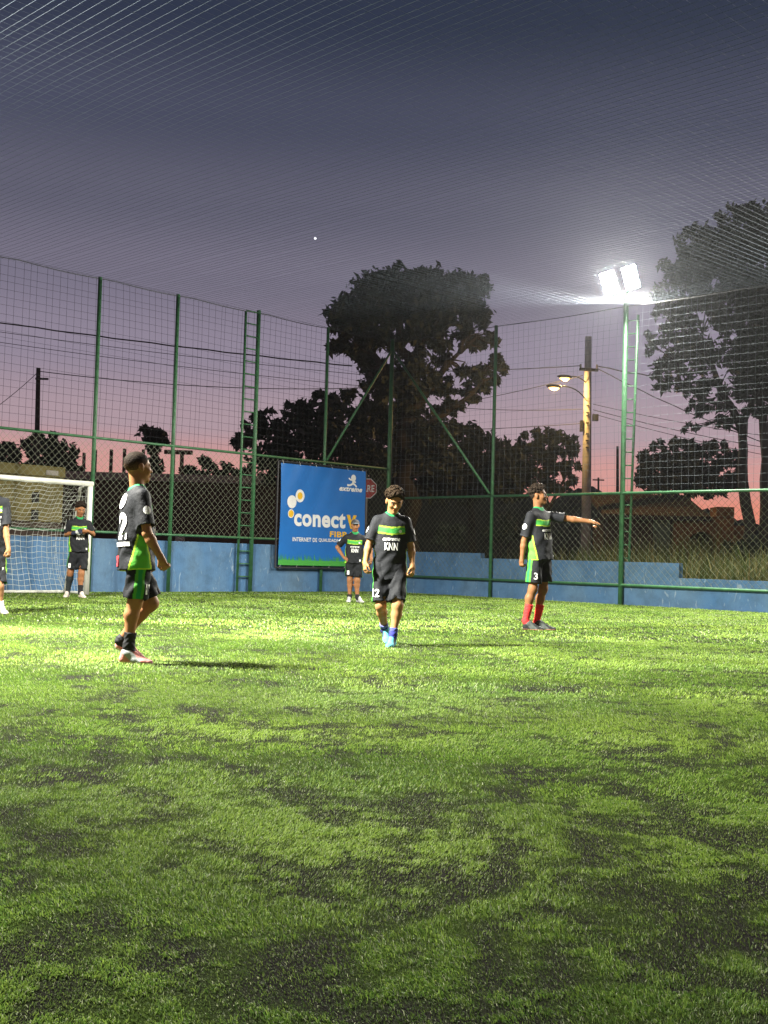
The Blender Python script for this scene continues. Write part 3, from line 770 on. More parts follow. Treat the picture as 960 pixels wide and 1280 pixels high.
def lb(mb, t0, t1, z0, z1, o0, o1):
    p = (PL(t0, z0, o0) + PL(t1, z1, o1)) / 2
    mb.box(p, DL * abs(t1 - t0) / 2, OL * abs(o1 - o0) / 2, UP * abs(z1 - z0) / 2)
mb = MB(); lb(mb, 8.46, 17, -0.05, 1.42, 1.53, 4.5); mb.build('plinth', M['brick_dark'], sh)
mb = MB(); lb(mb, 8.45, 17, 1.422, 2.38, 1.50, 4.5); mb.build('wall', M['olive_plaster'], sh, bevel=0.01)
mb = MB(); lb(mb, 8.43, 17, 2.382, 2.61, 1.47, 4.5); mb.build('parapet', M['olive_plaster'], sh, bevel=0.01)
for z in (1.93, 1.56):
    mb = MB(); p = PL(9.1, z, 1.485)
    mb.box(p, DL * 0.075, OL * 0.012, UP * 0.11)
    for k in range(4): mb.box(p - OL * 0.014 + UP * 0.045 * (k - 1.5), DL * 0.07, OL * 0.008 - UP * 0.004, UP * 0.012)
    mb.build('vent', M['void'], sh)
mb = MB(); mb.box(PL(8.75, 2.47, 1.46), DL * 0.14, OL * 0.008, UP * 0.05); mb.build('plaque', M['concrete'], sh)

ub = thing('unfinished_building', ground_at(220, 41), 'dark unfinished house with bare concrete columns rising from its roof', 'building')
mb = MB(); fz(mb, 40, 352, -0.05, 3.35, 41.0, 7.0); mb.build('wall', M['brick_dark'], ub)
mb = MB(); fz(mb, 36, 356, 3.352, 3.62, 40.8, 7.4); mb.build('slab', M['concrete'], ub)
for px, py, w in ((104, 566, 2.2), (118, 562, 2.4), (138, 562, 2.6), (154.5, 561, 2.6), (178, 562, 2.4)):
    mb = MB(); zt = at(px, py, 41.5)[2]; x = at(px, 600, 41.5)[0]
    mb.box(A(x, 41.5, (3.6 + zt) / 2), A(w * 41.5 / F_PX / 1.0 * 0.55, 0, 0), A(0, 0.1, 0), A(0, 0, (zt - 3.6) / 2)); mb.build('column', M['brick_dark'], ub)
mb = MB()
for (a, b, y0, y1) in ((205, 240, 563, 567), (214, 218, 566, 600), (224, 229, 563, 600)): fbox(mb, a, b, y0, y1, 41.6, 0.2)
mb.build('roof_beam', M['brick_dark'], ub)
mb = MB(); fz(mb, 216, 256, 1.75, 3.1, 40.93, 0.06); mb.build('window_panel', M['tile_dark'], ub)
mb = MB(); fz(mb, 220, 232, 1.0, 1.5, 40.9, 0.08); mb.build('window', M['concrete'], ub)

oh = thing('garden_house', ground_at(885, 42), 'ochre house with a round arch, dark tiled roof and pale green door', 'house')
D = 42.0
zt = at(880, 646, D)[2]; x0, x1 = at(842, 640, D)[0], at(918, 640, D)[0]; xc, ra = at(878, 640, D)[0], 18.5 * D / F_PX
zs = at(878, 683, D)[2]
mb = MB()
mb.box(A((x0 + xc - ra) / 2, D + 0.2, zt / 2), A((xc - ra - x0) / 2, 0, 0), A(0, 0.2, 0), A(0, 0, zt / 2))
mb.box(A((x1 + xc + ra) / 2, D + 0.2, zt / 2), A((x1 - xc - ra) / 2, 0, 0), A(0, 0.2, 0), A(0, 0, zt / 2))
n = 14
for k in range(n):
    a0, a1 = PI - PI * k / n, PI - PI * (k + 1) / n
    p = [A(xc + ra * math.cos(a0), D, zs + ra * math.sin(a0)), A(xc + ra * math.cos(a1), D, zs + ra * math.sin(a1)), A(xc + ra * math.cos(a1), D, zt), A(xc + ra * math.cos(a0), D, zt)]
    mb.prism(p, A(0, 0.4, 0))
mb.build('arched_wall', M['ochre'], oh)
mb = MB(); fz(mb, 842, 918, -0.05, zt - 0.1, D + 1.4, 0.2); mb.build('inner_wall', M['brick_dark'], oh)
mb = MB(); fbox(mb, 896, 918, 634, 645.6, D + 0.05, 0.9); mb.build('chimney', M['ochre'], oh)
mb = MB(); z1 = at(930, 657, D)[2]; fz(mb, 918.2, 937, -0.05, z1, D + 0.1, 0.5); mb.build('side_wall', M['ochre'], oh)
mb = MB(); fz(mb, 760, 841.6, -0.05, at(800, 646, D)[2], D + 0.12, 3.0); mb.build('wall', M['brick_dark'], oh)
mb = MB(); fz(mb, 817, 838, 0.05, at(828, 645, D)[2] - 0.05, D + 0.05, 0.06); mb.build('door', M['door_green'], oh)
rf = MB(); za, zb = at(800, 643, D)[2], at(800, 612, D)[2]; xa, xb = at(752, 640, D)[0], at(916, 640, D)[0]
rf.prism([A(xa, D - 0.4, za - 0.08), A(xa, D + 3.2, zb), A(xa, D + 3.2, zb - 0.12), A(xa, D - 0.4, za - 0.2)], A(xb - xa - 0.9, 0, 0))
roof = rf.build('roof', M['tile_dark'], oh)
tb = MB()
for k in range(40):
    x = xa + 0.05 + (xb - xa - 1.0) * k / 39
    tb.tube([A(x, D - 0.42, za - 0.06), A(x, D + 3.2, zb + 0.02)], 0.045, 5)
tag(tb.build('tile_row', M['tile_dark'], roof), kind='stuff')

# ------------------------------------------------------------------ poles, street lamps, wires
SP = 42.0
base = ground_at(731.5, SP)
sp = thing('utility_pole', base, 'concrete utility pole lit warm by the street lamps on its arms', 'utility pole')
ptop = at(735.5, 421, SP)
mb = MB(); mb.tube([base - UP * 0.1, base + (ptop - base) * 0.5, ptop], [0.19, 0.16, 0.115], 14); mb.build('pole', M['concrete'], sp, True)
def along(py): 
    q = (at(735, py, SP)[2] - base[2]) / (ptop[2] - base[2]); return base + (ptop - base) * q
mb = MB(); p = along(463); mb.box(p + A(0.0, -0.17, 0), A(0.34, 0.06, 0), A(-0.01, 0.05, 0), A(0, 0, 0.05)); mb.build('crossarm', M['bark'], sp)
for dx in (-0.3, 0.3):
    mb = MB(); q = p + A(dx, -0.17, 0.05); mb.tube([q, q + UP * 0.05, q + UP * 0.1, q + UP * 0.14], [0.02, 0.045, 0.03, 0.045], 8); mb.build('insulator', M['concrete'], sp)
mb = MB(); q = along(522); mb.box(q + A(0.28, -0.05, 0), A(0.1, 0, 0), A(0, 0.09, 0), A(0, 0, 0.12)); mb.build('junction_box', M['black_metal'], sp)
mb = MB(); q = along(533); mb.box(q + A(-0.22, -0.05, 0), A(0.05, 0, 0), A(0, 0.09, 0), A(0, 0, 0.2)); mb.build('meter_box', M['black_metal'], sp)
mb = MB(); rr = random.Random(2)
for k in range(7):
    q = along(505 + 9 * k + rr.uniform(-3, 3)); mb.box(q + A(-0.03, -0.185, 0), A(0.05, 0, 0), A(0, 0.02, 0), A(0, 0, 0.025))
tag(mb.build('step_bolts', M['black_metal'], sp), kind='stuff')
def street_lamp(label, head, foot, ctrl):
    r = thing('street_lamp', head, label, 'street lamp', 'street lamps on the utility pole')
    mb = MB(); d = unit(A(ctrl[0] - head[0], ctrl[1] - head[1], 0)); s = A(-d[1], d[0], 0)
    pts = []
    for k in range(9):
        u = k / 8; pts.append((1 - u) ** 2 * foot + 2 * u * (1 - u) * ctrl + u * u * (head + d * 0.18 + UP * 0.05))
    mb.tube(pts, 0.022, 6); mb.build('arm', M['black_metal'], r, True)
    mb = MB(); mb.ellipsoid(head + UP * 0.05, d * 0.30, s * 0.13, UP * 0.07); mb.build('lamp_head', M['black_metal'], r, True)
    mb = MB(); mb.ellipsoid(head - UP * 0.012, d * 0.19, s * 0.10, UP * 0.075); mb.build('lamp_lens', M['sodium'], r, True)
    ld = bpy.data.lights.new('street_lamp_bulb', 'POINT'); ld.energy = 430.0; ld.color = (1.0, 0.62, 0.20); ld.shadow_soft_size = 0.03
    lo = bpy.data.objects.new('street_lamp_bulb', ld); COL.objects.link(lo); lo.parent = r; lo.location = (0, 0, -0.12)
street_lamp('lower street lamp with a curved arm left of the concrete pole', at(692.5, 484.5, SP - 1.0), along(503) , at(722, 481, SP - 0.9))
street_lamp('upper brighter street lamp left of the concrete pole', at(706, 472.5, SP - 0.6), along(480), at(722, 468, SP - 0.5))

bp = thing('utility_pole', ground_at(44, 36), 'thin dark utility pole rising behind the goal at the left edge', 'utility pole')
mb = MB(); t2 = at(48, 460, 36); mb.tube([ground_at(43, 36) - UP * 0.1, t2], [0.1, 0.065], 10); mb.build('pole', M['bark'], bp, True)
mb = MB(); mb.box(t2 - UP * 0.35 + A(0.15, -0.09, 0), A(0.2, 0, 0), A(0, 0.03, 0), A(0, 0, 0.03)); mb.build('bracket', M['black_metal'], bp)
bp = thing('utility_pole', ground_at(772, 70), 'thin far utility pole between the concrete pole and the floodlight post', 'utility pole')
mb = MB(); mb.tube([ground_at(772, 70) - UP * 0.1, at(772, 558, 70)], [0.13, 0.08], 8); mb.build('pole', M['bark'], bp, True)
bp = thing('utility_pole', ground_at(748, 110), 'tiny far pole with a crossarm on the hill beside the concrete pole', 'utility pole')
mb = MB(); mb.tube([ground_at(748, 110) - UP * 0.1, at(748, 597, 110)], [0.14, 0.09], 8); mb.build('pole', M['bark'], bp, True)
mb = MB(); c = at(748, 600, 110); mb.box(c, A(0.55, 0, 0), A(0, 0.05, 0), A(0, 0, 0.06)); mb.build('crossarm', M['bark'], bp)

def wire(label, a, b, sagm, r, wav=0.0):
    mb = MB(); n = 24
    pts = [a + (b - a) * (k / n) - UP * sagm * 4 * (k / n) * (1 - k / n) + UP * wav * math.sin(k * 2.1) for k in range(n + 1)]
    mb.tube(pts, r, 5, False)
    tag(mb.build('power_line', M['cable'], smooth=True), label, 'power line', 'power lines crossing the sky')
wp = along(463) + A(-0.33, -0.25, 0.12)
wire('thickest black cable slanting across the left sky above the others', at(-130, 384, 37), at(440, 457.5, 40), 0.10, 0.024, 0.012)
wire('thin wire just below the thickest cable on the left', at(-130, 396, 37), at(470, 470, 41), 0.12, 0.010)
wire('thin wire second below the thickest cable on the left', at(-130, 408, 37), at(470, 484, 41), 0.14, 0.010)
wire('wire running right from the thin pole behind the goal', t2 - UP * 0.1, at(470, 484, 43), 0.25, 0.014)
wire('slack wire dropping left from the thin pole behind the goal', t2 - UP * 0.12, at(-110, 560, 34), 0.35, 0.010)
wire('wire leaving the concrete pole top to the left', wp, at(520, 464, 44), 0.05, 0.014)
wire('lower wire from the concrete pole sloping left below the lamps', along(530) + A(-0.2, -0.1, 0), at(520, 538, 44), 0.05, 0.011)
wire('wire climbing from the left tree to the concrete pole above the lamps', along(470) + A(-0.2, -0.1, 0), at(520, 512, 44), 0.10, 0.011)
wire('wire passing left from the meter box of the concrete pole', along(512) + A(-0.2, -0.1, 0), at(520, 505, 44), 0.12, 0.011)
wp = along(463) + A(0.35, -0.2, 0.12)
wire('wavy thick cable leaving the concrete pole to the right', wp, at(1100, 505, 38), 0.15, 0.020, 0.015)
wire('cable dropping steeply right from the concrete pole top', wp - UP * 0.1, at(1100, 600, 38), 0.3, 0.016, 0.01)
wire('upper thin wire right of the concrete pole below the crossarm', along(505) + A(0.2, 0, 0), at(1100, 560, 40), 0.2, 0.010)
wire('middle thin wire right of the concrete pole at the junction box', along(512) + A(0.2, 0, 0), at(1100, 580, 40), 0.2, 0.012)
wire('lowest thin wire right of the concrete pole at the junction box', along(517) + A(0.2, 0, 0), at(1100, 592, 40), 0.2, 0.010)

# stop sign behind the banner
ss = thing('stop_sign', ground_at(457.5, 33.5), 'red octagonal stop sign half hidden behind the blue banner', 'road sign')
c = at(458.5, 610.5, 33.5); rs_ = 13.4 * 33.5 / F_PX
def octo(r, y): return [c + A(r * math.cos(PI / 8 + k * PI / 4), y, r * math.sin(PI / 8 + k * PI / 4)) for k in range(8)]
M['sign_red'] = mat('sign_red', (0.45, 0.02, 0.02), 0.5, var=0.2)
mb = MB(); mb.prism(octo(rs_, 0.0), A(0, 0.012, 0)); plate = mb.build('sign_plate', M['print_white'], ss)
mb = MB(); mb.prism(octo(rs_ * 0.93, -0.006), A(0, 0.004, 0)); mb.build('sign_face', M['sign_red'], plate)
tv, tf = text_mesh('PARE', 0.44, 0.2, bold=0.02)
mb = MB(); mb.add([c + A(p[0], -0.009, p[1]) for p in tv], tf); mb.build('lettering', M['print_white'], plate)
mb = MB(); mb.tube([A(c[0], c[1] + 0.05, -0.1), A(c[0], c[1] + 0.05, c[2] + 0.25)], 0.03, 8); mb.build('sign_pole', M['concrete'], ss, True)

# evening star
M['star'] = mat('star_glow', (1, 1, 1), 0.5, emit=((0.9, 0.95, 1.0), 1.6))
M['star'].cycles.emission_sampling = 'NONE'
sp_ = at(394, 298, 1500.0)
mb = MB(); mb.ellipsoid(sp_, A(1.7, 0, 0), A(0, 1.7, 0), A(0, 0, 1.7), 10, 6)
tag(mb.build('evening_star', M['star']), 'single bright evening star low in the dusk sky', 'star')
# ------------------------------------------------------------------ people: smooth-union distance fields meshed by surface nets
def p_cone(P, a, b, ra, rb, n=None, s=1.0):
    """round cone a-b; flattened by s along unit n"""
    ab = b - a; L2 = float(ab @ ab) + 1e-9
    Q = P - a
    if n is not None:
        Q = Q + np.outer(Q @ n, n) * (1 / s - 1) ; ab = ab + n * float(ab @ n) * (1 / s - 1); L2 = float(ab @ ab) + 1e-9
    t = np.clip(Q @ ab / L2, 0, 1)
    return np.linalg.norm(Q - t[:, None] * ab, axis=1) - (ra + (rb - ra) * t)
def p_ell(P, c, axes, rad):
    q = (P - c) @ axes.T / rad
    l = np.linalg.norm(q, axis=1)
    return (l - 1) * min(rad)
class Shape:
    def __init__(s): s.ops = []
    def cone(s, a, b, ra, rb, k=0.03, n=None, fl=1.0, sub=False):
        a, b = np.asarray(a, float), np.asarray(b, float); m = max(ra, rb)
        s.ops.append((lambda P: p_cone(P, a, b, ra, rb, n, fl), np.minimum(a, b) - m, np.maximum(a, b) + m, k, sub)); return s
    def ell(s, c, axes, rad, k=0.02, sub=False):
        c = np.asarray(c, float); rad = np.asarray(rad, float); m = max(rad)
        s.ops.append((lambda P: p_ell(P, c, axes, rad), c - m, c + m, k, sub)); return s
    def plane(s, p, n):
        """cut away the side n points to"""
        p, n = np.asarray(p, float), unit(n)
        s.ops.append((lambda P: -((P - p) @ n), None, None, 0.0, True)); return s
    def func(s, f):
        s.ops.append((f, None, None, 0.0, 'add')); return s
    def mesh(s, h):
        lo = np.min([o[1] for o in s.ops if o[1] is not None and not o[4]], 0) - 3 * h
        hi = np.max([o[2] for o in s.ops if o[2] is not None and not o[4]], 0) + 3 * h
        n = np.ceil((hi - lo) / h).astype(int) + 1
        F = np.ones(n, np.float64)
        for fn, a, b, k, sub in s.ops:
            if a is None: i0, i1 = np.zeros(3, int), n
            else:
                m = k + 4 * h
                i0 = np.clip(np.floor((a - m - lo) / h).astype(int), 0, n); i1 = np.clip(np.ceil((b + m - lo) / h).astype(int) + 1, 0, n)
            if np.any(i1 <= i0): continue
            ax = [lo[d] + h * np.arange(i0[d], i1[d]) for d in range(3)]
            sl = tuple(slice(i0[d], i1[d]) for d in range(3))
            G = F[sl]
            if a is None:
                near = np.abs(G) < 0.2 if sub == 'add' else (G < 0.06)
                if not near.any(): continue
                w = np.argwhere(near); P = lo + h * w
                val = fn(P); g0 = G[near]
                if sub == 'add': G[near] = g0 + val
                else: G[near] = np.maximum(g0, -val)
                continue
            P = np.stack(np.meshgrid(*ax, indexing='ij'), -1).reshape(-1, 3)
            d = fn(P).reshape(G.shape)
            if sub:
                d = -d
                if k > 0:
                    e = np.maximum(k - np.abs(G - d), 0) / k; F[sl] = np.maximum(G, d) + e * e * k * 0.25
                else: F[sl] = np.maximum(G, d)
            else:
                e = np.maximum(k - np.abs(G - d), 0) / k; F[sl] = np.minimum(G, d) - e * e * k * 0.25
        return surface_nets(F, lo, h)
def surface_nets(F, lo, h):
    S = F < 0
    c = [S[i:S.shape[0] - 1 + i, j:S.shape[1] - 1 + j, k:S.shape[2] - 1 + k] for i in (0, 1) for j in (0, 1) for k in (0, 1)]
    cnt = sum(x.astype(np.int8) for x in c); act = (cnt > 0) & (cnt < 8)
    idx = -np.ones(act.shape, np.int64); w = np.argwhere(act); idx[act] = np.arange(len(w))
    acc = np.zeros((len(w), 3)); num = np.zeros(len(w))
    cor = [(i, j, k) for i in (0, 1) for j in (0, 1) for k in (0, 1)]
    val = [F[w[:, 0] + i, w[:, 1] + j, w[:, 2] + k] for i, j, k in cor]
    for a in range(8):
        for d in range(3):
            if cor[a][d] == 0:
                e = list(cor[a]); e[d] = 1; b = cor.index(tuple(e))
                m = (val[a] < 0) != (val[b] < 0)
                t = val[a] / (val[a] - val[b] + 1e-12)
                p = np.array(cor[a], float)[None].repeat(len(w), 0); p[:, d] = t
                acc[m] += p[m]; num[m] += 1
    V = lo + h * (w + acc / num[:, None])
    quads = []
    for d in range(3):
        e1, e2 = (d + 1) % 3, (d + 2) % 3
        A0 = [slice(1, -1)] * 3; A0[d] = slice(0, -1); B0 = list(A0); B0[d] = slice(1, None)
        a, b = S[tuple(A0)], S[tuple(B0)]
        q = np.argwhere(a != b)
        if not len(q): continue
        fl = a[a != b]
        o = np.array([1, 1, 1]); o[d] = 0; q = q + o
        def cell(x, y):
            p = q.copy(); p[:, e1] += x; p[:, e2] += y
            return idx[p[:, 0], p[:, 1], p[:, 2]]
        Q = np.stack([cell(-1, -1), cell(0, -1), cell(0, 0), cell(-1, 0)], 1)
        Q[~fl] = Q[~fl][:, ::-1]; quads.append(Q)
    Q = np.concatenate(quads); Q = Q[(Q >= 0).all(1)]
    return V, Q
def relax(V, Q, it=2, f=0.5):
    for _ in range(it):
        acc = np.zeros_like(V); n = np.zeros(len(V))
        for a in range(4):
            np.add.at(acc, Q[:, a], V[Q[:, (a + 1) % 4]] + V[Q[:, (a + 3) % 4]]); np.add.at(n, Q[:, a], 2)
        V = V + f * (acc / np.maximum(n, 1)[:, None] - V)
    return V
def perp(v, up=UP):
    v = unit(v); u = up - v * float(up @ v)
    return unit(u)
def orth(f, u):
    f = unit(f); u = unit(u - f * float(u @ f)); r = np.cross(f, u); return f, u, r

def disc2(r, n):
    v = [(0.0, 0.0)] + [(r * q * math.cos(2 * PI * k / n), r * q * math.sin(2 * PI * k / n)) for q in (0.5, 1.0) for k in range(n)]
    f = [(0, 1 + k, 1 + (k + 1) % n) for k in range(n)] + [(1 + k, 1 + n + k, 1 + n + (k + 1) % n, 1 + (k + 1) % n) for k in range(n)]
    return v, f
def rect2(w, h, nx=8, ny=3):
    v = [(-w + 2 * w * i / nx, -h + 2 * h * j / ny) for j in range(ny + 1) for i in range(nx + 1)]
    return v, [(j * (nx + 1) + i, j * (nx + 1) + i + 1, (j + 1) * (nx + 1) + i + 1, (j + 1) * (nx + 1) + i) for j in range(ny) for i in range(nx)]
def add_hand(S, w, hd, palm_n, curls, sc=1.0, thumb=1.0, side=1, spread=0.18):
    """w wrist, hd direction of the hand, palm_n where the palm faces, curls per finger 0 straight .. 1 closed; side +1 thumb along hd x palm_n"""
    hd = unit(hd); pn = unit(palm_n - hd * float(palm_n @ hd)); sp = np.cross(hd, pn) * side
    k0 = w + hd * 0.082 * sc
    S.cone(w, w + hd * 0.03 * sc, 0.024 * sc, 0.030 * sc, 0.02)
    for o in (-0.020, -0.006, 0.008, 0.022):
        S.cone(w + hd * 0.025 * sc + sp * o * 0.6 * sc, k0 + sp * o * sc, 0.014 * sc, 0.0125 * sc, 0.012)
    Ls = (0.060, 0.074, 0.082, 0.074)
    for i, (o, L) in enumerate(zip((-0.028, -0.0095, 0.0095, 0.028), Ls)):
        cu = curls[i]; b = k0 + sp * o * sc
        d = unit(hd + sp * o * spread * 30 * 0.12); p = b; ang = 0.15 + cu * 1.2
        for seg, fr in enumerate((0.46, 0.31, 0.27)):
            dd = d * math.cos(ang) + pn * math.sin(ang)
            q = p + dd * L * fr * sc
            S.cone(p, q, (0.0098 - 0.0008 * seg) * sc, (0.0092 - 0.0008 * seg) * sc, 0.004)
            p = q; ang += 0.12 + cu * 1.15
    tb = w + hd * 0.022 * sc + sp * 0.020 * sc
    td = unit(hd * 0.75 + sp * 0.65 + pn * 0.35); t1 = tb + td * 0.045 * sc
    t2 = t1 + unit(hd * 0.9 + sp * (0.25 - 0.3 * thumb) + pn * (0.2 + 0.5 * thumb)) * 0.042 * sc
    S.cone(tb, t1, 0.0145 * sc, 0.0115 * sc, 0.012); S.cone(t1, t2, 0.011 * sc, 0.009 * sc, 0.004)

BLACK, DGREY = A(0.015, 0.016, 0.019), A(0.030, 0.031, 0.035)
GREEN, LIME, DGREEN = A(0.10, 0.42, 0.05), A(0.42, 0.62, 0.05), A(0.02, 0.22, 0.07)

def person(J):
    d = J['d']; g0 = J['ground']
    root_w = ground_at(g0, d); az = math.atan2(root_w[0], root_w[1])
    root = thing('person', root_w, J['label'], 'person', rz=-az)
    MX = np.array(Matrix.Rotation(az, 3, 'Z'))        # world -> local
    def loc(p): return MX @ (np.asarray(p, float) - root_w)
    def jt(px, py, dy=0.0):
        if py is None: return loc(ground_at(px, d + dy))
        return loc(at(px, py, d + dy))
    h = J.get('h', 0.0065); k = J['scale']
    tf = unit(A(*J['facing'], 0.0)); tr = np.cross(tf, UP)           # tr: the person's right
    hips, neck = jt(*J['hips']), jt(*J['neck']); sh = jt(*J['shoulders'])
    sw, hw = J.get('sw', 0.165) * k, 0.083 * k
    lean = unit(neck - hips)
    tfl = unit(tf - lean * float(tf @ lean)); trl = np.cross(tfl, lean)
    SRr, SLl = sh + trl * sw - lean * 0.018, sh - trl * sw - lean * 0.018
    if 'SL' in J: SLl = jt(*J['SL'])
    HR, HL = hips + tr * hw, hips - tr * hw
    EL = {'R': jt(*J['elbowR']), 'L': jt(*J['elbowL'])}; WR = {'R': jt(*J['wristR']), 'L': jt(*J['wristL'])}
    KN = {'R': jt(*J['kneeR']), 'L': jt(*J['kneeL'])}; AN = {'R': jt(*J['ankleR']), 'L': jt(*J['ankleL'])}
    HE = {'R': jt(*J['heelR']), 'L': jt(*J['heelL'])}; TO = {'R': jt(*J['toeR']), 'L': jt(*J['toeL'])}
    SH = {'R': SRr, 'L': SLl}; HP = {'R': HR, 'L': HL}
    ls = J.get('limb', 1.0) * k
    # feet: keep foot length natural
    for s in 'RL':
        v = TO[s] - HE[s]; TO[s] = HE[s] + unit(v) * J.get('foot', 0.255) * k
        TO[s][2] = max(TO[s][2], 0.0); HE[s][2] = max(HE[s][2], 0.0)
    # ---- head frame
    hc = jt(*J['head']); hf = unit(A(*J['look'])); hf, hu, hr = orth(hf, unit(lean * 0.3 + UP * 0.7 + A(*J.get('tilt', (0, 0, 0)))))
    HA = np.stack([hr, hf, hu]); hk = J.get('hk', k)
    hp = lambda a, b, c: hc + (hr * a + hf * b + hu * c) * hk
    # ---- body
    B = Shape()
    chest = hips + (sh - hips) * 0.72; waist = hips + (sh - hips) * 0.32
    B.cone(hips, waist, 0.135 * ls, 0.118 * ls, 0.04, tfl, 0.72); B.cone(waist, chest, 0.118 * ls, 0.14 * ls, 0.04, tfl, 0.70)
    B.cone(sh + trl * sw * 0.72 - lean * 0.03, sh - trl * sw * 0.72 - lean * 0.03, 0.062 * ls, 0.062 * ls, 0.05, tfl, 0.85)
    B.cone(neck - lean * 0.05, hp(0, -0.018, -0.045), 0.056 * ls, 0.052 * hk, 0.03)
    B.cone(neck - lean * 0.05 + trl * 0.03, sh + trl * sw * 0.6 - lean * 0.02, 0.033, 0.035, 0.03); B.cone(neck - lean * 0.05 - trl * 0.03, sh - trl * sw * 0.6 - lean * 0.02, 0.033, 0.035, 0.03)
    for s in 'RL':
        e, w = EL[s], WR[s]; S0 = SH[s]
        B.cone(S0, S0 + (e - S0) * 0.5, 0.050 * ls, 0.041 * ls, 0.03); B.cone(S0 + (e - S0) * 0.5, e, 0.041 * ls, 0.035 * ls, 0.02)
        fm = e + (w - e) * 0.28
        B.cone(e, fm, 0.035 * ls, 0.038 * ls, 0.02); B.cone(fm, w, 0.038 * ls, 0.0245 * ls, 0.02)
        H_ = J['hand' + s]
        add_hand(B, w, loc(at(*H_['to'][:2], d + H_['to'][2])) - w if 'to' in H_ else A(*H_['dir']), A(*H_['palm']), H_['curl'], J.get('hs', 0.95) * k, H_.get('thumb', 0.6), H_.get('side', 1))
        hip, kn, an = HP[s], KN[s], AN[s]
        B.cone(hip, kn, 0.082 * ls, 0.053 * ls, 0.04)
        bk = unit(perp(kn - an, -(unit(TO[s] - HE[s]))))
        calf = kn + (an - kn) * 0.30 + bk * 0.014 * ls
        B.cone(kn, kn + (an - kn) * 0.06, 0.051 * ls, 0.048 * ls, 0.03); B.cone(kn, calf, 0.046 * ls, 0.053 * ls, 0.03); B.cone(calf, an, 0.052 * ls, 0.031 * ls, 0.03)
        B.cone(an, HE[s] + (TO[s] - HE[s]) * 0.12 + UP * 0.035, 0.030 * ls, 0.026 * ls, 0.02); B.cone(an, HE[s] + (TO[s] - HE[s]) * 0.42 + UP * 0.024, 0.024 * ls, 0.018 * ls, 0.02)
    # head
    ax = HA
    B.ell(hp(0, -0.010, 0.028), ax, A(0.073, 0.092, 0.083) * hk, 0.02); B.ell(hp(0, 0.028, -0.030), ax, A(0.058, 0.060, 0.076) * hk, 0.03)
    B.cone(hp(0, 0.022, -0.058), hp(0, 0.066, -0.094), 0.046 * hk, 0.022 * hk, 0.025)
    for a in (-1, 1):
        B.ell(hp(a * 0.034, 0.058, -0.026), ax, A(0.026, 0.026, 0.026) * hk, 0.02)
        B.cone(hp(a * 0.012, 0.084, 0.014), hp(a * 0.042, 0.072, 0.012), 0.010 * hk, 0.009 * hk, 0.014)
        B.ell(hp(a * 0.031, 0.092, -0.006), ax, A(0.015, 0.013, 0.010) * hk, 0.010, True)
        B.ell(hp(a * 0.077, -0.006, -0.008), ax, A(0.011, 0.022, 0.033) * hk, 0.008)
        B.ell(hp(a * 0.011, 0.098, -0.036), ax, A(0.009, 0.010, 0.008) * hk, 0.006)
    B.cone(hp(0, 0.083, 0.004), hp(0, 0.105, -0.030), 0.0075 * hk, 0.0105 * hk, 0.010)
    B.cone(hp(-0.017, 0.086, -0.057), hp(0.017, 0.086, -0.057), 0.0075 * hk, 0.0075 * hk, 0.006); B.cone(hp(-0.014, 0.085, -0.068), hp(0.014, 0.085, -0.068), 0.0085 * hk, 0.0085 * hk, 0.006)
    V, Q = B.mesh(h); V = relax(V, Q, 1, 0.4)
    skin = A(*J['skin'])
    col = np.repeat(skin[None], len(V), 0)
    q = (V - hc) @ HA.T / hk
    lips = (np.abs(q[:, 0]) < 0.022) & (q[:, 1] > 0.075) & (np.abs(q[:, 2] + 0.0625) < 0.010); col[lips] = skin * A(0.82, 0.62, 0.62)
    brow = (np.abs(np.abs(q[:, 0]) - 0.031) < 0.020) & (q[:, 1] > 0.05) & (np.abs(q[:, 2] - 0.017 + 0.15 * np.abs(np.abs(q[:, 0]) - 0.03)) < 0.0055); col[brow] = A(0.02, 0.014, 0.01)
    stub = (q[:, 2] > 0.0) & (q[:, 1] < 0.045) & (q[:, 2] > 0.05 - 1.2 * np.maximum(0, -q[:, 1] + 0.0) - 0.0) & (np.abs(q[:, 0]) > 0.03); col[stub] = skin * 0.35
    body = np_mesh('body', V, Q, M['skin'], root, True, col)
    body.matrix_parent_inverse = Matrix.Identity(4)
    def put(name, V, Q, m, col=None, par=root, cl=None):
        o = np_mesh(name, V, Q, m, par, True, col); o.matrix_parent_inverse = Matrix.Identity(4)
        return o
    # eyes
    if J.get('eyes', True):
        for a in (-1, 1):
            for nm, mt_, dd, rr_ in (('eye', 'eye_white', 0.0, A(0.0125, 0.008, 0.0052 * J.get('eye_h', 1.0))),):
                mb = MB(); mb.ellipsoid(hp(a * 0.031, 0.0815, -0.005), hr * rr_[0] * hk, hf * rr_[1] * hk, hu * rr_[2] * hk, 10, 6)
                e = mb.build(nm, M[mt_], body, True); e.matrix_parent_inverse = Matrix.Identity(4)
                mb = MB(); mb.ellipsoid(hp(a * 0.031, 0.0865, -0.005), hr * 0.0066 * hk, hf * 0.005 * hk, hu * 0.0055 * J.get('eye_h', 1.0) * hk, 8, 5)
                e = mb.build('iris', M['iris'], body, True); e.matrix_parent_inverse = Matrix.Identity(4)
    # hair
    Hs = Shape(); st = J.get('hair', 'short')
    gr = {'short': 0.0022, 'curly': 0.007, 'tall': 0.006, 'cap': 0.003}[st]
    Hs.ell(hp(0, -0.012, 0.032), ax, (A(0.075 if st in ('short', 'cap') else 0.0695, 0.093, 0.083) + gr) * hk, 0.01)
    if st == 'tall': Hs.ell(hp(0, 0.022, 0.092), ax, A(0.058, 0.062, 0.036) * hk, 0.03)
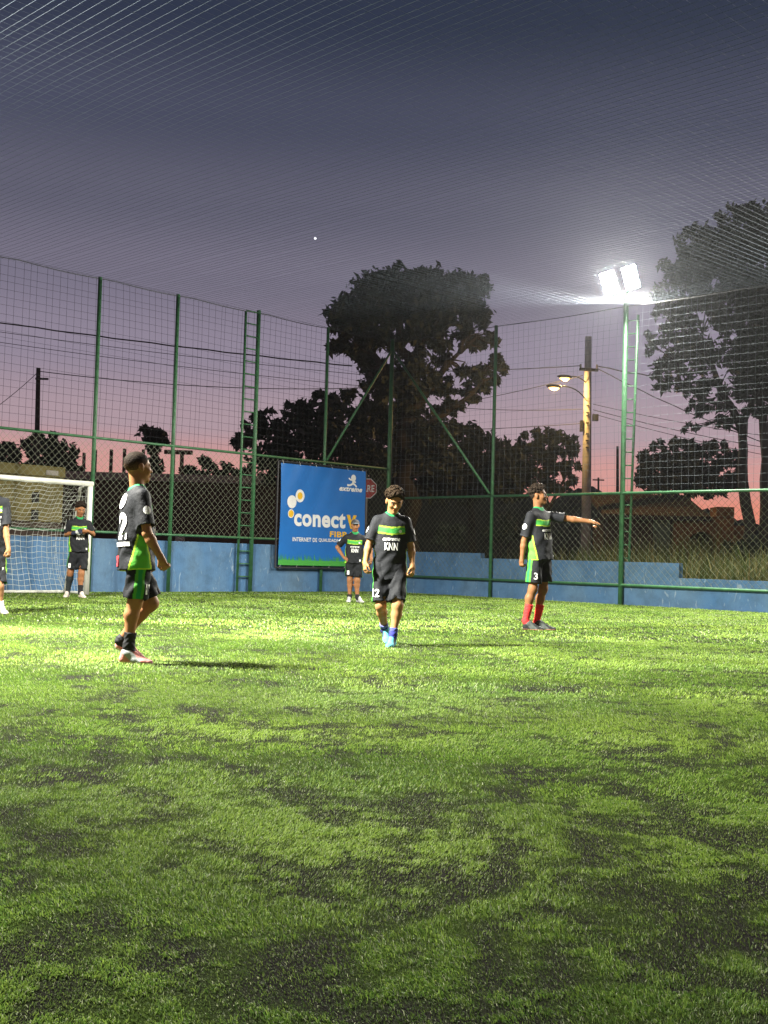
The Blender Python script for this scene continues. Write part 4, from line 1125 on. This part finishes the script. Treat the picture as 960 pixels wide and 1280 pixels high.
    if st == 'curly': Hs.ell(hp(0, 0.02, 0.085), ax, A(0.066, 0.066, 0.042) * hk, 0.03)
    if st in ('curly', 'tall'):
        gh = np.random.default_rng(int(d * 10))
        for _ in range(260):
            w_ = gh.normal(size=3); w_[2] = abs(w_[2]) * 1.1 + 0.12; w_ = unit(w_)
            top_ = max(0.0, w_[2])
            rad_ = np.array([0.074, 0.093, 0.083]) + gr * (0.75 + 0.45 * top_) + (0.016 * top_ if st == 'tall' else 0.020 * top_)
            rr_ = gh.uniform(0.008, 0.014); off_ = gh.uniform(0.0, 0.012)
            rad_ = rad_ + off_
            Hs.ell(hp(w_[0] * rad_[0], -0.012 + w_[1] * rad_[1] + 0.012 * top_, 0.032 + w_[2] * rad_[2]), ax, A(rr_, rr_, rr_) * hk, 0.003)
    # hairline: cut the face and nape away
    Hs.plane(hp(0, 0.060, 0.050), hf * 1.0 - hu * 0.75)
    Hs.plane(hp(0, 0.0, {'short': -0.004, 'curly': 0.005}.get(st, 0.012)), hf * 0.62 - hu * 1.0)
    Hs.plane(hp(0, -0.05, -0.045), -hu)
    amp = {'short': 0.0002, 'curly': 0.0012, 'tall': 0.001, 'cap': 0.001}[st]; fq = {'short': 240, 'curly': 340, 'tall': 300, 'cap': 100}[st]
    Hs.func(lambda P: amp * (np.sin(P[:, 0] * fq + 2 * np.sin(P[:, 2] * fq * .6)) + np.sin(P[:, 1] * fq * 1.1 + 1.5 * np.sin(P[:, 0] * fq * .7)) + np.sin(P[:, 2] * fq * 0.9 + 2.2 * np.sin(P[:, 1] * fq * .45))) + amp * 1.2 * np.sin(P[:, 0] * 95 + 1.0) * np.sin(P[:, 1] * 83) * np.sin(P[:, 2] * 101 + 0.6))
    V, Q = Hs.mesh(h * 0.8)
    q = (V - hc) @ HA.T / hk
    hcol = np.repeat(A(*J.get('haircol', (0.020, 0.014, 0.010)))[None], len(V), 0)
    if st in ('curly', 'tall'):
        hcol = hcol * np.clip(0.35 + 1.5 * (0.5 + 0.5 * np.sin(V[:, :1] * 310 + 3 * np.sin(V[:, 2:3] * 190)) * np.sin(V[:, 1:2] * 290 + V[:, 2:3] * 260)), 0.3, 2.0)  # lit curl tips and dark gaps painted into the hair colour
    if st == 'short':
        fade = np.clip((0.060 - q[:, 2] + 0.30 * q[:, 1]) / 0.075, 0, 1)[:, None]; hcol = hcol * (1 - fade) + (skin * 0.42) * fade
    put('hair', V, Q, M['hair'], hcol)
    if J.get('cap'):
        Cp = Shape(); Cp.ell(hp(0, -0.012, 0.040), ax, A(0.084, 0.102, 0.086) * hk, 0.01); Cp.plane(hp(0, 0.05, 0.042), -hu * 1.0 + hf * 0.12)
        Cp.cone(hp(-0.03, 0.09, 0.045), hp(0.03, 0.09, 0.045), 0.05 * hk, 0.05 * hk, 0.01, hu, 0.16)
        V, Q = Cp.mesh(h); q = (V - hc) @ HA.T / hk
        c = np.repeat(A(0.05, 0.05, 0.055)[None], len(V), 0); c[q[:, 1] > 0.085] = A(0.10, 0.12, 0.14)
        put('cap', V, Q, M['cloth'], c)
    # ---- shirt
    T = Shape(); hem = jt(*J['hem']); hemp = hips + lean * float((hem - hips) @ lean)
    bag = J.get('bag', 1.0); tors = []
    T.cone(hemp - lean * 0.12, waist, 0.196 * ls * bag, 0.170 * ls * bag, 0.05, tfl, 0.74); T.cone(waist, chest, 0.170 * ls * bag, 0.164 * ls, 0.05, tfl, 0.72)
    T.cone(sh + trl * sw * 0.70 - lean * 0.045, sh - trl * sw * 0.70 - lean * 0.045, 0.072 * ls, 0.072 * ls, 0.06, tfl, 0.95)
    T.cone(neck - lean * 0.05, neck - lean * 0.03, 0.066 * ls, 0.058 * ls, 0.05)
    for sg in (1, -1): T.cone(neck - lean * 0.04 + trl * 0.035 * sg, sh + trl * sw * 0.62 * sg - lean * 0.02, 0.050 * ls, 0.058 * ls, 0.04)
    sl_end = {}
    for s in 'RL':
        S0, e = SH[s], EL[s]; u = unit(e - S0); L = J.get('sleeve', 0.80)
        en = S0 + (e - S0) * L; sl_end[s] = (S0, en, u)
        def sleeve(P, S0=S0, en=en, u=u):
            return np.maximum(np.maximum(p_cone(P, S0 - u * 0.005, en + u * 0.08, 0.055 * ls, 0.071 * ls), (P - en) @ u), -p_cone(P, en - u * 0.03, en + u * 0.2, 0.055 * ls, 0.059 * ls))
        m_ = 0.09; T.ops.append((sleeve, np.minimum(S0, en) - m_, np.maximum(S0, en) + m_, 0.04, False))
    T.plane(hemp, -lean)
    ncut = neck + lean * 0.022
    T.plane(ncut + tfl * 0.03, lean * 1.0 + tfl * 0.45)
    T.cone(neck - lean * 0.03, neck + lean * 0.15, 0.048 * ls, 0.06 * ls, 0.0, sub=True)
    ph = J['d']
    T.func(lambda P: 0.0042 * (np.sin((P @ trl) * 46 + 4 * np.sin(P[:, 2] * 9 + ph) + ph) * np.clip((sh[2] - 0.14 - P[:, 2]) * 5, 0, 1)) + 0.003 * np.sin(P[:, 2] * 62 + 5 * np.sin((P @ trl) * 14 + ph)) * np.clip((sh[2] - 0.2 - P[:, 2]) * 4, 0.2, 1))
    V, Q = T.mesh(h)
    a = (V - sh) @ trl / k; b = (V - sh) @ tfl / k; z = (V - sh) @ lean / k
    zh = float((hemp - sh) @ lean) / k
    n = len(V); c = np.repeat(BLACK[None], n, 0)
    # sleeve membership
    dt = np.minimum(p_cone(V, hips, chest, 0.165 * ls, 0.158 * ls, tfl, 0.70), p_cone(V, chest, sh, 0.15 * ls, 0.11 * ls, tfl, 0.7))
    ds = np.minimum(*[p_cone(V, sl_end[s][0] + sl_end[s][2] * 0.03, sl_end[s][1], 0.066 * ls, 0.074 * ls) for s in 'RL'])
    slv = ds < dt - 0.004
    front = (b > 0.0) & ~slv
    bz = z + 0.115 - 0.12 * np.abs(a)
    band = front & (np.abs(bz) < 0.040) & (np.abs(a) < 0.142); edge = band & (np.abs(bz) > 0.026)
    c[band] = DGREEN * 0.6 + GREEN * 0.5; c[edge] = LIME * 0.8
    th = np.arctan2(b / 0.70, np.abs(a))            # 0 at the side seam
    prog = np.clip((-0.20 - z) / (-0.20 - zh), 0, 1)
    lo_, hi_ = -(0.10 + 0.80 * prog), 0.14 + 0.50 * prog
    side = (~slv) & (z < -0.19) & (th > lo_) & (th < hi_)
    c[side] = GREEN; c[side & ((th > hi_ - 0.11) | (th < lo_ + 0.11))] = LIME
    low = (~slv) & (z < zh + 0.009) & side; c[low] = LIME
    col_r = np.linalg.norm((V - neck) - np.outer((V - neck) @ lean, lean), axis=1)
    collar = (col_r < 0.074 * ls) & ((V - neck) @ lean > -0.045) & ~slv; c[collar] = DGREEN
    ends = np.zeros(n, bool)
    for s in 'RL':
        S0, en, u = sl_end[s]; ends |= slv & ((V - en) @ u > -0.012) & (np.linalg.norm(V - en, axis=1) < 0.13)
    c[ends] = DGREY
    shirt = put('shirt', V, Q, M['cloth'], c)
    bvh = BVHTree.FromPolygons([tuple(p) for p in V], [tuple(map(int, f)) for f in Q])
    def decal(name, mt_, v2, f2, o, u, v, dirn, par, tree=None):
        """project flat lettering onto the cloth along dirn"""
        tr_ = tree or bvh; vs, ok = [], True
        for p in v2:
            w_ = o + u * p[0] + v * p[1]
            hit = tr_.ray_cast(Vector(w_ - dirn * 0.4), Vector(dirn), 0.8)
            if hit[0] is None: vs.append(None)
            else: vs.append(np.array(hit[0]) - dirn * 0.003 + np.array(hit[1]) * 0.004 * (1 if np.dot(np.array(hit[1]), dirn) < 0 else -1))
        fs = [f for f in f2 if all(vs[i] is not None for i in f)]
        if not fs: return None
        mb = MB(); mb.add([x if x is not None else o for x in vs], fs)
        e = mb.build(name, M[mt_], par); e.matrix_parent_inverse = Matrix.Identity(4); return e
    rt = -trl        # reading direction seen from in front
    if J.get('chest', True):
        o = sh - lean * 0.195 * k
        tv, tf_ = text_mesh('extreme', 0.17 * k, 0.032 * k, shear=0.3, bold=0.015); decal('chest_lettering', 'print_white', tv, tf_, o, rt, lean, -tfl, shirt)
        tv, tf_ = text_mesh('KNN', 0.13 * k, 0.075 * k, bold=0.022); decal('chest_lettering', 'print_white', tv, tf_, sh - lean * 0.268 * k, rt, lean, -tfl, shirt)
        tv, tf_ = text_mesh('- ---', 0.07 * k, 0.010 * k, bold=0.03)
        dv, df = disc(0.016, 8); decal('crest', 'print_white', dv, df, sh - lean * 0.115 * k + rt * 0.085 * k, rt, lean, -tfl, shirt)
        decal('hem_badge', 'print_white', [(-.014, -.018), (.014, -.018), (.014, .018), (-.014, .018)], [(0, 1, 2, 3)], hemp + lean * 0.055 + rt * 0.105 * k, rt, lean, -tfl, shirt)
    if J.get('back'):
        bd = unit(tfl); ob = sh
        dv, df = disc2(1.0, 14); decal('back_badge', 'print_white', [(p[0] * 0.062 * k, p[1] * 0.058 * k) for p in dv], df, sh - lean * 0.045 * k + trl * 0.0, trl, lean, bd, shirt)
        tv, tf_ = text_mesh(J['back'], 0.20 * k, 0.21 * k, bold=0.04); decal('back_number', 'print_white', tv, tf_, sh - lean * 0.235 * k, trl, lean, bd, shirt)
        decal('back_stripe', 'print_white', *rect2(.12, .016), sh - lean * 0.375 * k, trl, lean, bd, shirt)
        decal('back_patch', 'print_red', *rect2(.05, .04), sh - lean * 0.50 * k - trl * 0.06, trl, lean, bd, shirt)
    for s, sg in (('R', 1), ('L', -1)):
        S0, en, u = sl_end[s]; out = trl * sg
        out = unit(out - u * float(out @ u)); m_ = S0 + (en - S0) * 0.55
        vv = -u; uu = np.cross(vv, -out)
        dv, df = disc2(0.030 * k, 12); decal('sleeve_badge', 'print_white', [(p[0], p[1] * 1.15) for p in dv], df, m_, uu, vv, -out, shirt)
    # ---- shorts
    Z = Shape()
    Z.cone(hips + UP * 0.03, hips - UP * 0.03, 0.132 * ls, 0.138 * ls, 0.04, tfl, 0.76)
    cuts = {}
    for s, sg in (('R', 1), ('L', -1)):
        hip, kn = HP[s], KN[s]; u = unit(kn - hip); fr = J.get('short' + s, 0.90)
        en = hip + (kn - hip) * fr; cuts[s] = (hip, en, u)
        def leg(P, hip=hip + tr * sg * 0.006, en=en, u=u):
            return np.maximum(np.maximum(p_cone(P, hip, en + u * 0.06, 0.084 * ls, 0.096 * ls * J.get('flare', 1.0)), (P - en) @ u), -p_cone(P, en - u * 0.03, en + u * 0.2, 0.078 * ls, 0.082 * ls))
        m_ = 0.12; Z.ops.append((leg, np.minimum(hip, en) - m_, np.maximum(hip, en) + m_, 0.03, False))
    Z.func(lambda P: 0.0045 * np.sin((P @ tr) * 60 + 3 * np.sin(P[:, 2] * 11 + ph)) * np.clip((hips[2] - P[:, 2]) * 6, 0, 1) + 0.003 * np.sin(P[:, 2] * 50 + 4 * np.sin((P @ tr) * 17)))
    V, Q = Z.mesh(h)
    a = (V - hips) @ tr; b = (V - hips) @ tf
    c = np.repeat((BLACK * 0.9)[None], len(V), 0)
    for s, sg in (('R', 1), ('L', -1)):
        hip, en, u = cuts[s]; rel = V - hip; rel = rel - np.outer(rel @ u, u)
        th = np.arctan2(rel @ tf, (rel @ tr) * sg); own = (a * sg > 0)
        st_ = own & (np.abs(th + 0.12) < 0.42); c[st_] = DGREEN; c[st_ & (np.abs(np.abs(th + 0.12) - 0.30) < 0.12)] = GREEN * 0.7
    shorts = put('shorts', V, Q, M['cloth'], c)
    bs = BVHTree.FromPolygons([tuple(p) for p in V], [tuple(map(int, f)) for f in Q])
    if J.get('num'):
        for s, sg in (('R', 1),) if not J.get('num_both') else (('R', 1), ('L', -1)):
            hip, en, u = cuts[s]
            dirn = unit(-(tf * J.get('nf', 0.9) + tr * sg * J.get('nr', 0.45))); uu = unit(np.cross(UP, -dirn))
            tv, tf_ = text_mesh(J['num'], (0.085 if len(J['num']) > 1 else 0.045) * k, 0.078 * k, bold=0.02)
            decal('shorts_number', 'print_white', tv, tf_, hip + (en - hip) * 0.78, uu, UP, dirn, shorts, bs)
    # ---- socks and shoes
    for s in 'RL':
        kn, an = KN[s], AN[s]; sk = J['sock' + s]
        f = unit(TO[s] - HE[s]); upf = perp(f, unit(kn - an)); upf = unit(np.cross(np.cross(f, UP), f)) if abs(f[2]) < 0.95 else upf
        if sk:
            K = Shape(); tp = an + (kn - an) * sk[0]
            bk = perp(kn - an, -f); calf = kn + (an - kn) * 0.30 + bk * 0.014 * ls
            if sk[0] > 0.75:
                K.cone(kn + (HP[s] - kn) * 0.32, calf, 0.058 * ls, 0.060 * ls, 0.03)
                K.cone(calf, an, 0.058 * ls, 0.039 * ls, 0.03)
            else:
                r1 = (0.036 + 0.016 * min(1, sk[0] / 0.6)) * ls
                K.cone(an, tp, 0.039 * ls, r1 + 0.004, 0.02); K.plane(tp, kn - an)
            K.cone(an, HE[s] + f * 0.05 + upf * 0.05, 0.040 * ls, 0.038 * ls, 0.02); K.cone(an, HE[s] + f * 0.11 * k + upf * 0.045, 0.038 * ls, 0.031 * ls, 0.02)
            K.func(lambda P: 0.0016 * np.sin(P[:, 2] * 170 + 3 * np.sin(P[:, 0] * 60)))
            V, Q = K.mesh(h); c = np.repeat(A(*sk[1])[None], len(V), 0)
            if len(sk) > 2:
                w_ = (V - an) @ unit(kn - an); c[w_ > np.linalg.norm(tp - an) - 0.035] = A(*sk[2])
            put('sock', V, Q, M['cloth'], c)
            if J.get('sock_mark'):
                bv = BVHTree.FromPolygons([tuple(p) for p in V], [tuple(map(int, q_)) for q_ in Q])
        G = Shape(); he, to = HE[s], TO[s]; Lf = np.linalg.norm(to - he); lat = np.cross(f, upf)
        G.cone(he + f * 0.030 + upf * 0.032, he + f * Lf * 0.45 + upf * 0.028, 0.034 * ls, 0.035 * ls, 0.02)
        G.cone(he + f * Lf * 0.45 + upf * 0.028, he + f * Lf * 0.72 + upf * 0.022, 0.036 * ls, 0.040 * ls, 0.02, upf, 0.8); G.cone(he + f * Lf * 0.72 + upf * 0.020, to - f * 0.032 + upf * 0.018, 0.040 * ls, 0.034 * ls, 0.02, upf, 0.7)
        G.cone(he + f * 0.035 + upf * 0.045, he + f * 0.045 + upf * 0.075, 0.038 * ls, 0.043 * ls, 0.02); G.cone(he + f * 0.075 + upf * 0.080, he + f * Lf * 0.58 + upf * 0.038, 0.041 * ls, 0.030 * ls, 0.02)
        G.plane(he + upf * 0.001, -upf)
        V, Q = G.mesh(h * 0.85); fx = (V - he) @ f / Lf; uz = (V - he) @ upf; lz = (V - he) @ lat
        c1, c2, c3 = [A(*q_) for q_ in J['shoe']]
        c = np.repeat(c1[None], len(V), 0); c[uz < 0.016] = c3
        panel = (uz > 0.014) & (fx + uz * 4.0 > 0.45) & (fx + uz * 4.0 < 0.78); c[panel] = c2
        c[(fx > 0.80) & (uz > 0.014)] = c1 * 0.8 + c2 * 0.2
        shoe = put('shoe', V, Q, M['cloth'], c)
        mb = MB()
        for q_ in range(4):
            cpt = he + f * Lf * (0.42 + 0.075 * q_) + upf * (0.072 - 0.009 * q_)
            mb.tube([cpt - lat * 0.024, cpt + upf * 0.007, cpt + lat * 0.024], 0.004, 5)
        e = mb.build('laces', M['print_white'] if np.mean(c1) < 0.3 else M['black_metal'], shoe); e.matrix_parent_inverse = Matrix.Identity(4)
    if J.get('gloves'):
        for s in 'RL':
            w = WR[s]; H_ = J['hand' + s]; hd = loc(at(*H_['to'][:2], d + H_['to'][2])) - w if 'to' in H_ else A(*H_['dir'])
            if J['gloves'] == 'both' or s in J['gloves']:
                Gv = Shape(); add_hand(Gv, w, hd, A(*H_['palm']), H_['curl'], 1.12 * k, H_.get('thumb', 0.6), H_.get('side', 1))
                Gv.cone(w - unit(hd) * 0.04, w + unit(hd) * 0.02, 0.036, 0.038, 0.01)
                V, Q = Gv.mesh(h); q_ = (V - w) @ unit(hd)
                c = np.repeat(A(0.03, 0.035, 0.06)[None], len(V), 0); c[(q_ > 0.04) & (q_ < 0.085)] = A(0.5, 0.52, 0.5)
                put('glove', V, Q, M['cloth'], c)
    return root
M['eye_white'] = mat('eye_white', (0.26, 0.23, 0.20), 0.5, spec=0.1); M['iris'] = mat('iris', (0.02, 0.012, 0.008), 0.2)

REL = (0.35, 0.4, 0.45, 0.5)
# tallest in view, left: strides to the right, seen from behind and side
person(dict(d=8.9, ground=166, scale=1.0, hk=1.05, h=0.006, facing=(0.95, 0.31), label='boy with cropped hair walking right, number on his back, pink and grey shoes',
    hips=(171, 694, 0.0), neck=(172, 608, 0.02), shoulders=(170, 620, 0.0), sw=0.155, hem=(170, 713, 0), head=(172.5, 584, 0.03), look=(0.92, 0.40, 0.05), skin=(0.30, 0.14, 0.062),
    elbowR=(184, 667, -0.20), wristR=(201, 697, -0.20), elbowL=(176, 670, 0.22), wristL=(184, 697, 0.18),
    handR=dict(to=(209, 714, -0.20), palm=(0.2, 1, 0.1), curl=(0.95, 0.9, 0.85, 0.8), side=-1, thumb=1.0), handL=dict(to=(188, 714, 0.18), palm=(0.2, -1, 0.1), curl=REL, side=1),
    kneeR=(169, 752, -0.07), ankleR=(161, 807, -0.07), heelR=(150, None, -0.07), toeR=(194, None, -0.11), kneeL=(189, 754, 0.12), ankleL=(151, 801, 0.12), heelL=(143, 810, 0.13), toeL=(170, 823, 0.13),
    shortR=0.93, shortL=0.88, hair='short', chest=True, back='12', num='12', nf=0.75, nr=0.62, flare=1.0,
    sockR=(0.30, (0.02, 0.02, 0.022)), sockL=(0.10, (0.02, 0.02, 0.022)), shoe=((0.55, 0.22, 0.20), (0.30, 0.32, 0.32), (0.62, 0.50, 0.42))))
# walking towards the camera
person(dict(d=11.2, ground=487, scale=0.98, h=0.006, eye_h=0.5, limb=0.94, bag=0.95, facing=(0.06, -1.0), label='boy walking towards the camera looking down, in cyan shoes',
    hips=(487.5, 701, 0.18), neck=(490, 641, 0.17), shoulders=(489.5, 649.5, 0.18), sw=0.146, hem=(487, 724, 0.18), head=(493, 626, 0.12), look=(0.22, -0.90, -0.42), skin=(0.34, 0.175, 0.075),
    elbowR=(461, 681, 0.16), wristR=(457, 702, 0.08), elbowL=(514, 684, 0.20), wristL=(515.5, 707, 0.14),
    handR=dict(to=(456, 718, 0.05), palm=(0.9, 0.4, 0), curl=REL, side=1), handL=dict(to=(516, 724, 0.10), palm=(-0.9, 0.5, 0), curl=(0.5, 0.5, 0.55, 0.6), side=-1),
    kneeR=(476, 757, 0.10), ankleR=(481, 788, 0.40), heelR=(480, 790, 0.47), toeR=(483.5, 804, 0.30), kneeL=(497, 757, 0.06), ankleL=(491.5, 793, 0.02), heelL=(491.5, None, 0.08), toeL=(484, None, -0.22),
    shortR=0.92, shortL=0.90, hair='curly', haircol=(0.026, 0.017, 0.010), knn=True, num='12', nf=0.75, nr=0.6,
    sockR=(0.30, (0.022, 0.025, 0.10), (0.13, 0.14, 0.34)), sockL=(0.22, (0.03, 0.035, 0.20), (0.06, 0.07, 0.26)), shoe=((0.10, 0.42, 0.50), (0.03, 0.05, 0.07), (0.45, 0.62, 0.62))))
# pointing right
person(dict(d=14.7, ground=671, scale=1.06, h=0.0065, facing=(0.80, -0.60), label='boy with red socks pointing to the right with his outstretched arm', limb=0.97,
    hips=(675, 690, 0.0), neck=(672.5, 634.5, 0.0), shoulders=(673.5, 643, 0.0), sw=0.165, hem=(674, 700, 0), head=(673, 619.5, 0.0), look=(0.96, -0.22, 0.14), skin=(0.21, 0.096, 0.042),
    elbowR=(655, 677, -0.10), wristR=(652.5, 698, -0.10), elbowL=(710, 648.5, 0.10), wristL=(736, 651.5, 0.02),
    handR=dict(to=(651.5, 713, -0.10), palm=(0.5, 0.6, 0), curl=(0.7, 0.7, 0.7, 0.7), side=-1), handL=dict(to=(757, 656, -0.06), palm=(0, -0.3, -1), curl=(0.85, 0.75, 0.5, 0.02), side=-1, thumb=0.4),
    kneeR=(666, 736, -0.08), ankleR=(657, 776, -0.06), heelR=(654, None, -0.05), toeR=(674, None, -0.12), kneeL=(679, 736, 0.08), ankleL=(671, 777, 0.08), heelL=(668, None, 0.06), toeL=(691, None, 0.0),
    shortR=0.84, shortL=0.80, hair='tall', num='3', nf=0.75, nr=0.62, flare=1.12,
    sockR=(0.52, (0.55, 0.035, 0.035)), sockL=(0.52, (0.55, 0.035, 0.035)), shoe=((0.018, 0.02, 0.02), (0.06, 0.07, 0.065), (0.42, 0.20, 0.15))))
# far boy in a cap, hand on hip
person(dict(d=22.0, ground=441, scale=0.98, h=0.008, facing=(0.08, -1.0), label='boy in a cap with one hand on his hip in front of the banner',
    hips=(442.5, 700, 0.0), neck=(444, 665, 0.0), shoulders=(443.5, 671, 0.0), sw=0.165, hem=(442, 704, 0), head=(444, 657, -0.02), look=(0.10, -1.0, -0.10), skin=(0.28, 0.13, 0.06),
    elbowR=(421.5, 684, 0.06), wristR=(430, 697, -0.06), elbowL=(463, 686, 0.06), wristL=(464, 699, 0.0),
    handR=dict(to=(436, 701, -0.12), palm=(0.6, 0.6, -0.4), curl=REL, side=1), handL=dict(to=(463, 709, -0.02), palm=(-0.9, 0.5, 0), curl=REL, side=-1),
    kneeR=(437.5, 725, -0.02), ankleR=(437, 746, 0.0), heelR=(437, None, 0.05), toeR=(434.5, None, -0.2), kneeL=(446.5, 725, -0.02), ankleL=(446.5, 746, 0.0), heelL=(446.5, None, 0.05), toeL=(453, None, -0.14),
    shortR=0.80, shortL=0.86, hair='cap', cap=True, num='1', nf=0.9, nr=0.4, eyes=True,
    sockR=(0.16, (0.02, 0.02, 0.022)), sockL=(0.16, (0.02, 0.02, 0.022)), shoe=((0.40, 0.40, 0.38), (0.25, 0.25, 0.24), (0.20, 0.19, 0.17))))
# goalkeeper
person(dict(d=20.7, ground=95, scale=1.02, h=0.008, facing=(0.22, -0.97), label='goalkeeper with one black legging doing up his gloves by the goal post',
    hips=(98.5, 692, 0.0), neck=(99.5, 646, 0.0), shoulders=(99, 653, 0.0), sw=0.165, hem=(98, 690, 0), head=(100.5, 636.5, -0.04), look=(0.25, -0.93, -0.30), skin=(0.28, 0.125, 0.055), limb=0.97,
    elbowR=(83, 668, -0.02), wristR=(93.5, 666, -0.22), elbowL=(116.5, 668, 0.02), wristL=(110, 664, -0.20),
    handR=dict(to=(100, 664, -0.26), palm=(0.2, 0.9, 0.2), curl=(0.5, 0.5, 0.5, 0.5), side=-1), handL=dict(to=(102, 663, -0.24), palm=(-0.2, 0.9, 0.2), curl=(0.7, 0.7, 0.7, 0.7), side=1), gloves='R',
    kneeR=(88, 716, -0.04), ankleR=(84.5, 741, 0.0), heelR=(84.5, None, 0.05), toeR=(81, None, -0.2), kneeL=(101.5, 717, -0.04), ankleL=(100.5, 740, -0.06), heelL=(100, None, -0.02), toeL=(107, None, -0.26),
    shortR=0.80, shortL=0.80, hair='tall', num='1', nf=0.8, nr=0.6,
    sockR=(0.95, (0.025, 0.03, 0.03)), sockL=(0.38, (0.02, 0.02, 0.022)), shoe=((0.60, 0.52, 0.45), (0.5, 0.45, 0.4), (0.40, 0.33, 0.26))))
# half out of the frame at the left
person(dict(d=15.0, ground=-8, scale=1.08, h=0.0075, facing=(0.28, -0.96), label='boy half cut off by the left edge with his bare arm hanging', limb=0.96,
    hips=(-11, 704, 0.0), neck=(-10, 616, 0.0), shoulders=(-10, 626, 0.0), sw=0.165, hem=(-11, 716, 0), head=(-9, 600, -0.03), look=(0.3, -0.95, -0.05), skin=(0.26, 0.13, 0.06),
    elbowR=(-32, 668, 0.0), wristR=(-33, 690, -0.06), elbowL=(7.5, 664, 0.02), wristL=(10.5, 686, -0.08),
    handR=dict(to=(-33, 704, -0.08), palm=(0.9, 0.4, 0), curl=REL, side=1), handL=dict(to=(11.5, 698, -0.1), palm=(-0.8, 0.6, 0), curl=(0.75, 0.75, 0.75, 0.75), side=-1),
    kneeR=(-19, 734, -0.03), ankleR=(-20, 759, 0.0), heelR=(-20, None, 0.04), toeR=(-22, None, -0.2), kneeL=(-1, 733, -0.03), ankleL=(0.5, 757, 0.0), heelL=(-1, None, 0.05), toeL=(8, None, -0.16),
    shortR=0.86, shortL=0.86, hair='short', num='8', nf=0.8, nr=0.5,
    sockR=(0.24, (0.6, 0.6, 0.58)), sockL=(0.24, (0.6, 0.6, 0.58)), shoe=((0.45, 0.43, 0.38), (0.12, 0.12, 0.12), (0.3, 0.28, 0.24))))

# ------------------------------------------------------------------ thin volume added for a glow around the lamps
def glow_haze():
    m = bpy.data.materials.new('glow_medium'); m.use_nodes = True
    nt = m.node_tree; nt.nodes.clear()
    out = nt.nodes.new('ShaderNodeOutputMaterial'); v = nt.nodes.new('ShaderNodeVolumePrincipled')
    v.inputs['Color'].default_value = (0.9, 0.93, 1.0, 1); v.inputs['Density'].default_value = 0.00020; v.inputs["Anisotropy"].default_value = 0.87
    nt.links.new(v.outputs[0], out.inputs['Volume'])
    m.cycles.volume_sampling = 'EQUIANGULAR'; m.cycles.homogeneous_volume = True
    mb = MB(); mb.box(A(0, 150, 9), A(210, 0, 0), A(0, 165, 0), A(0, 0, 10.2))
    tag(mb.build('glow_haze', m), kind='stuff')
glow_haze()
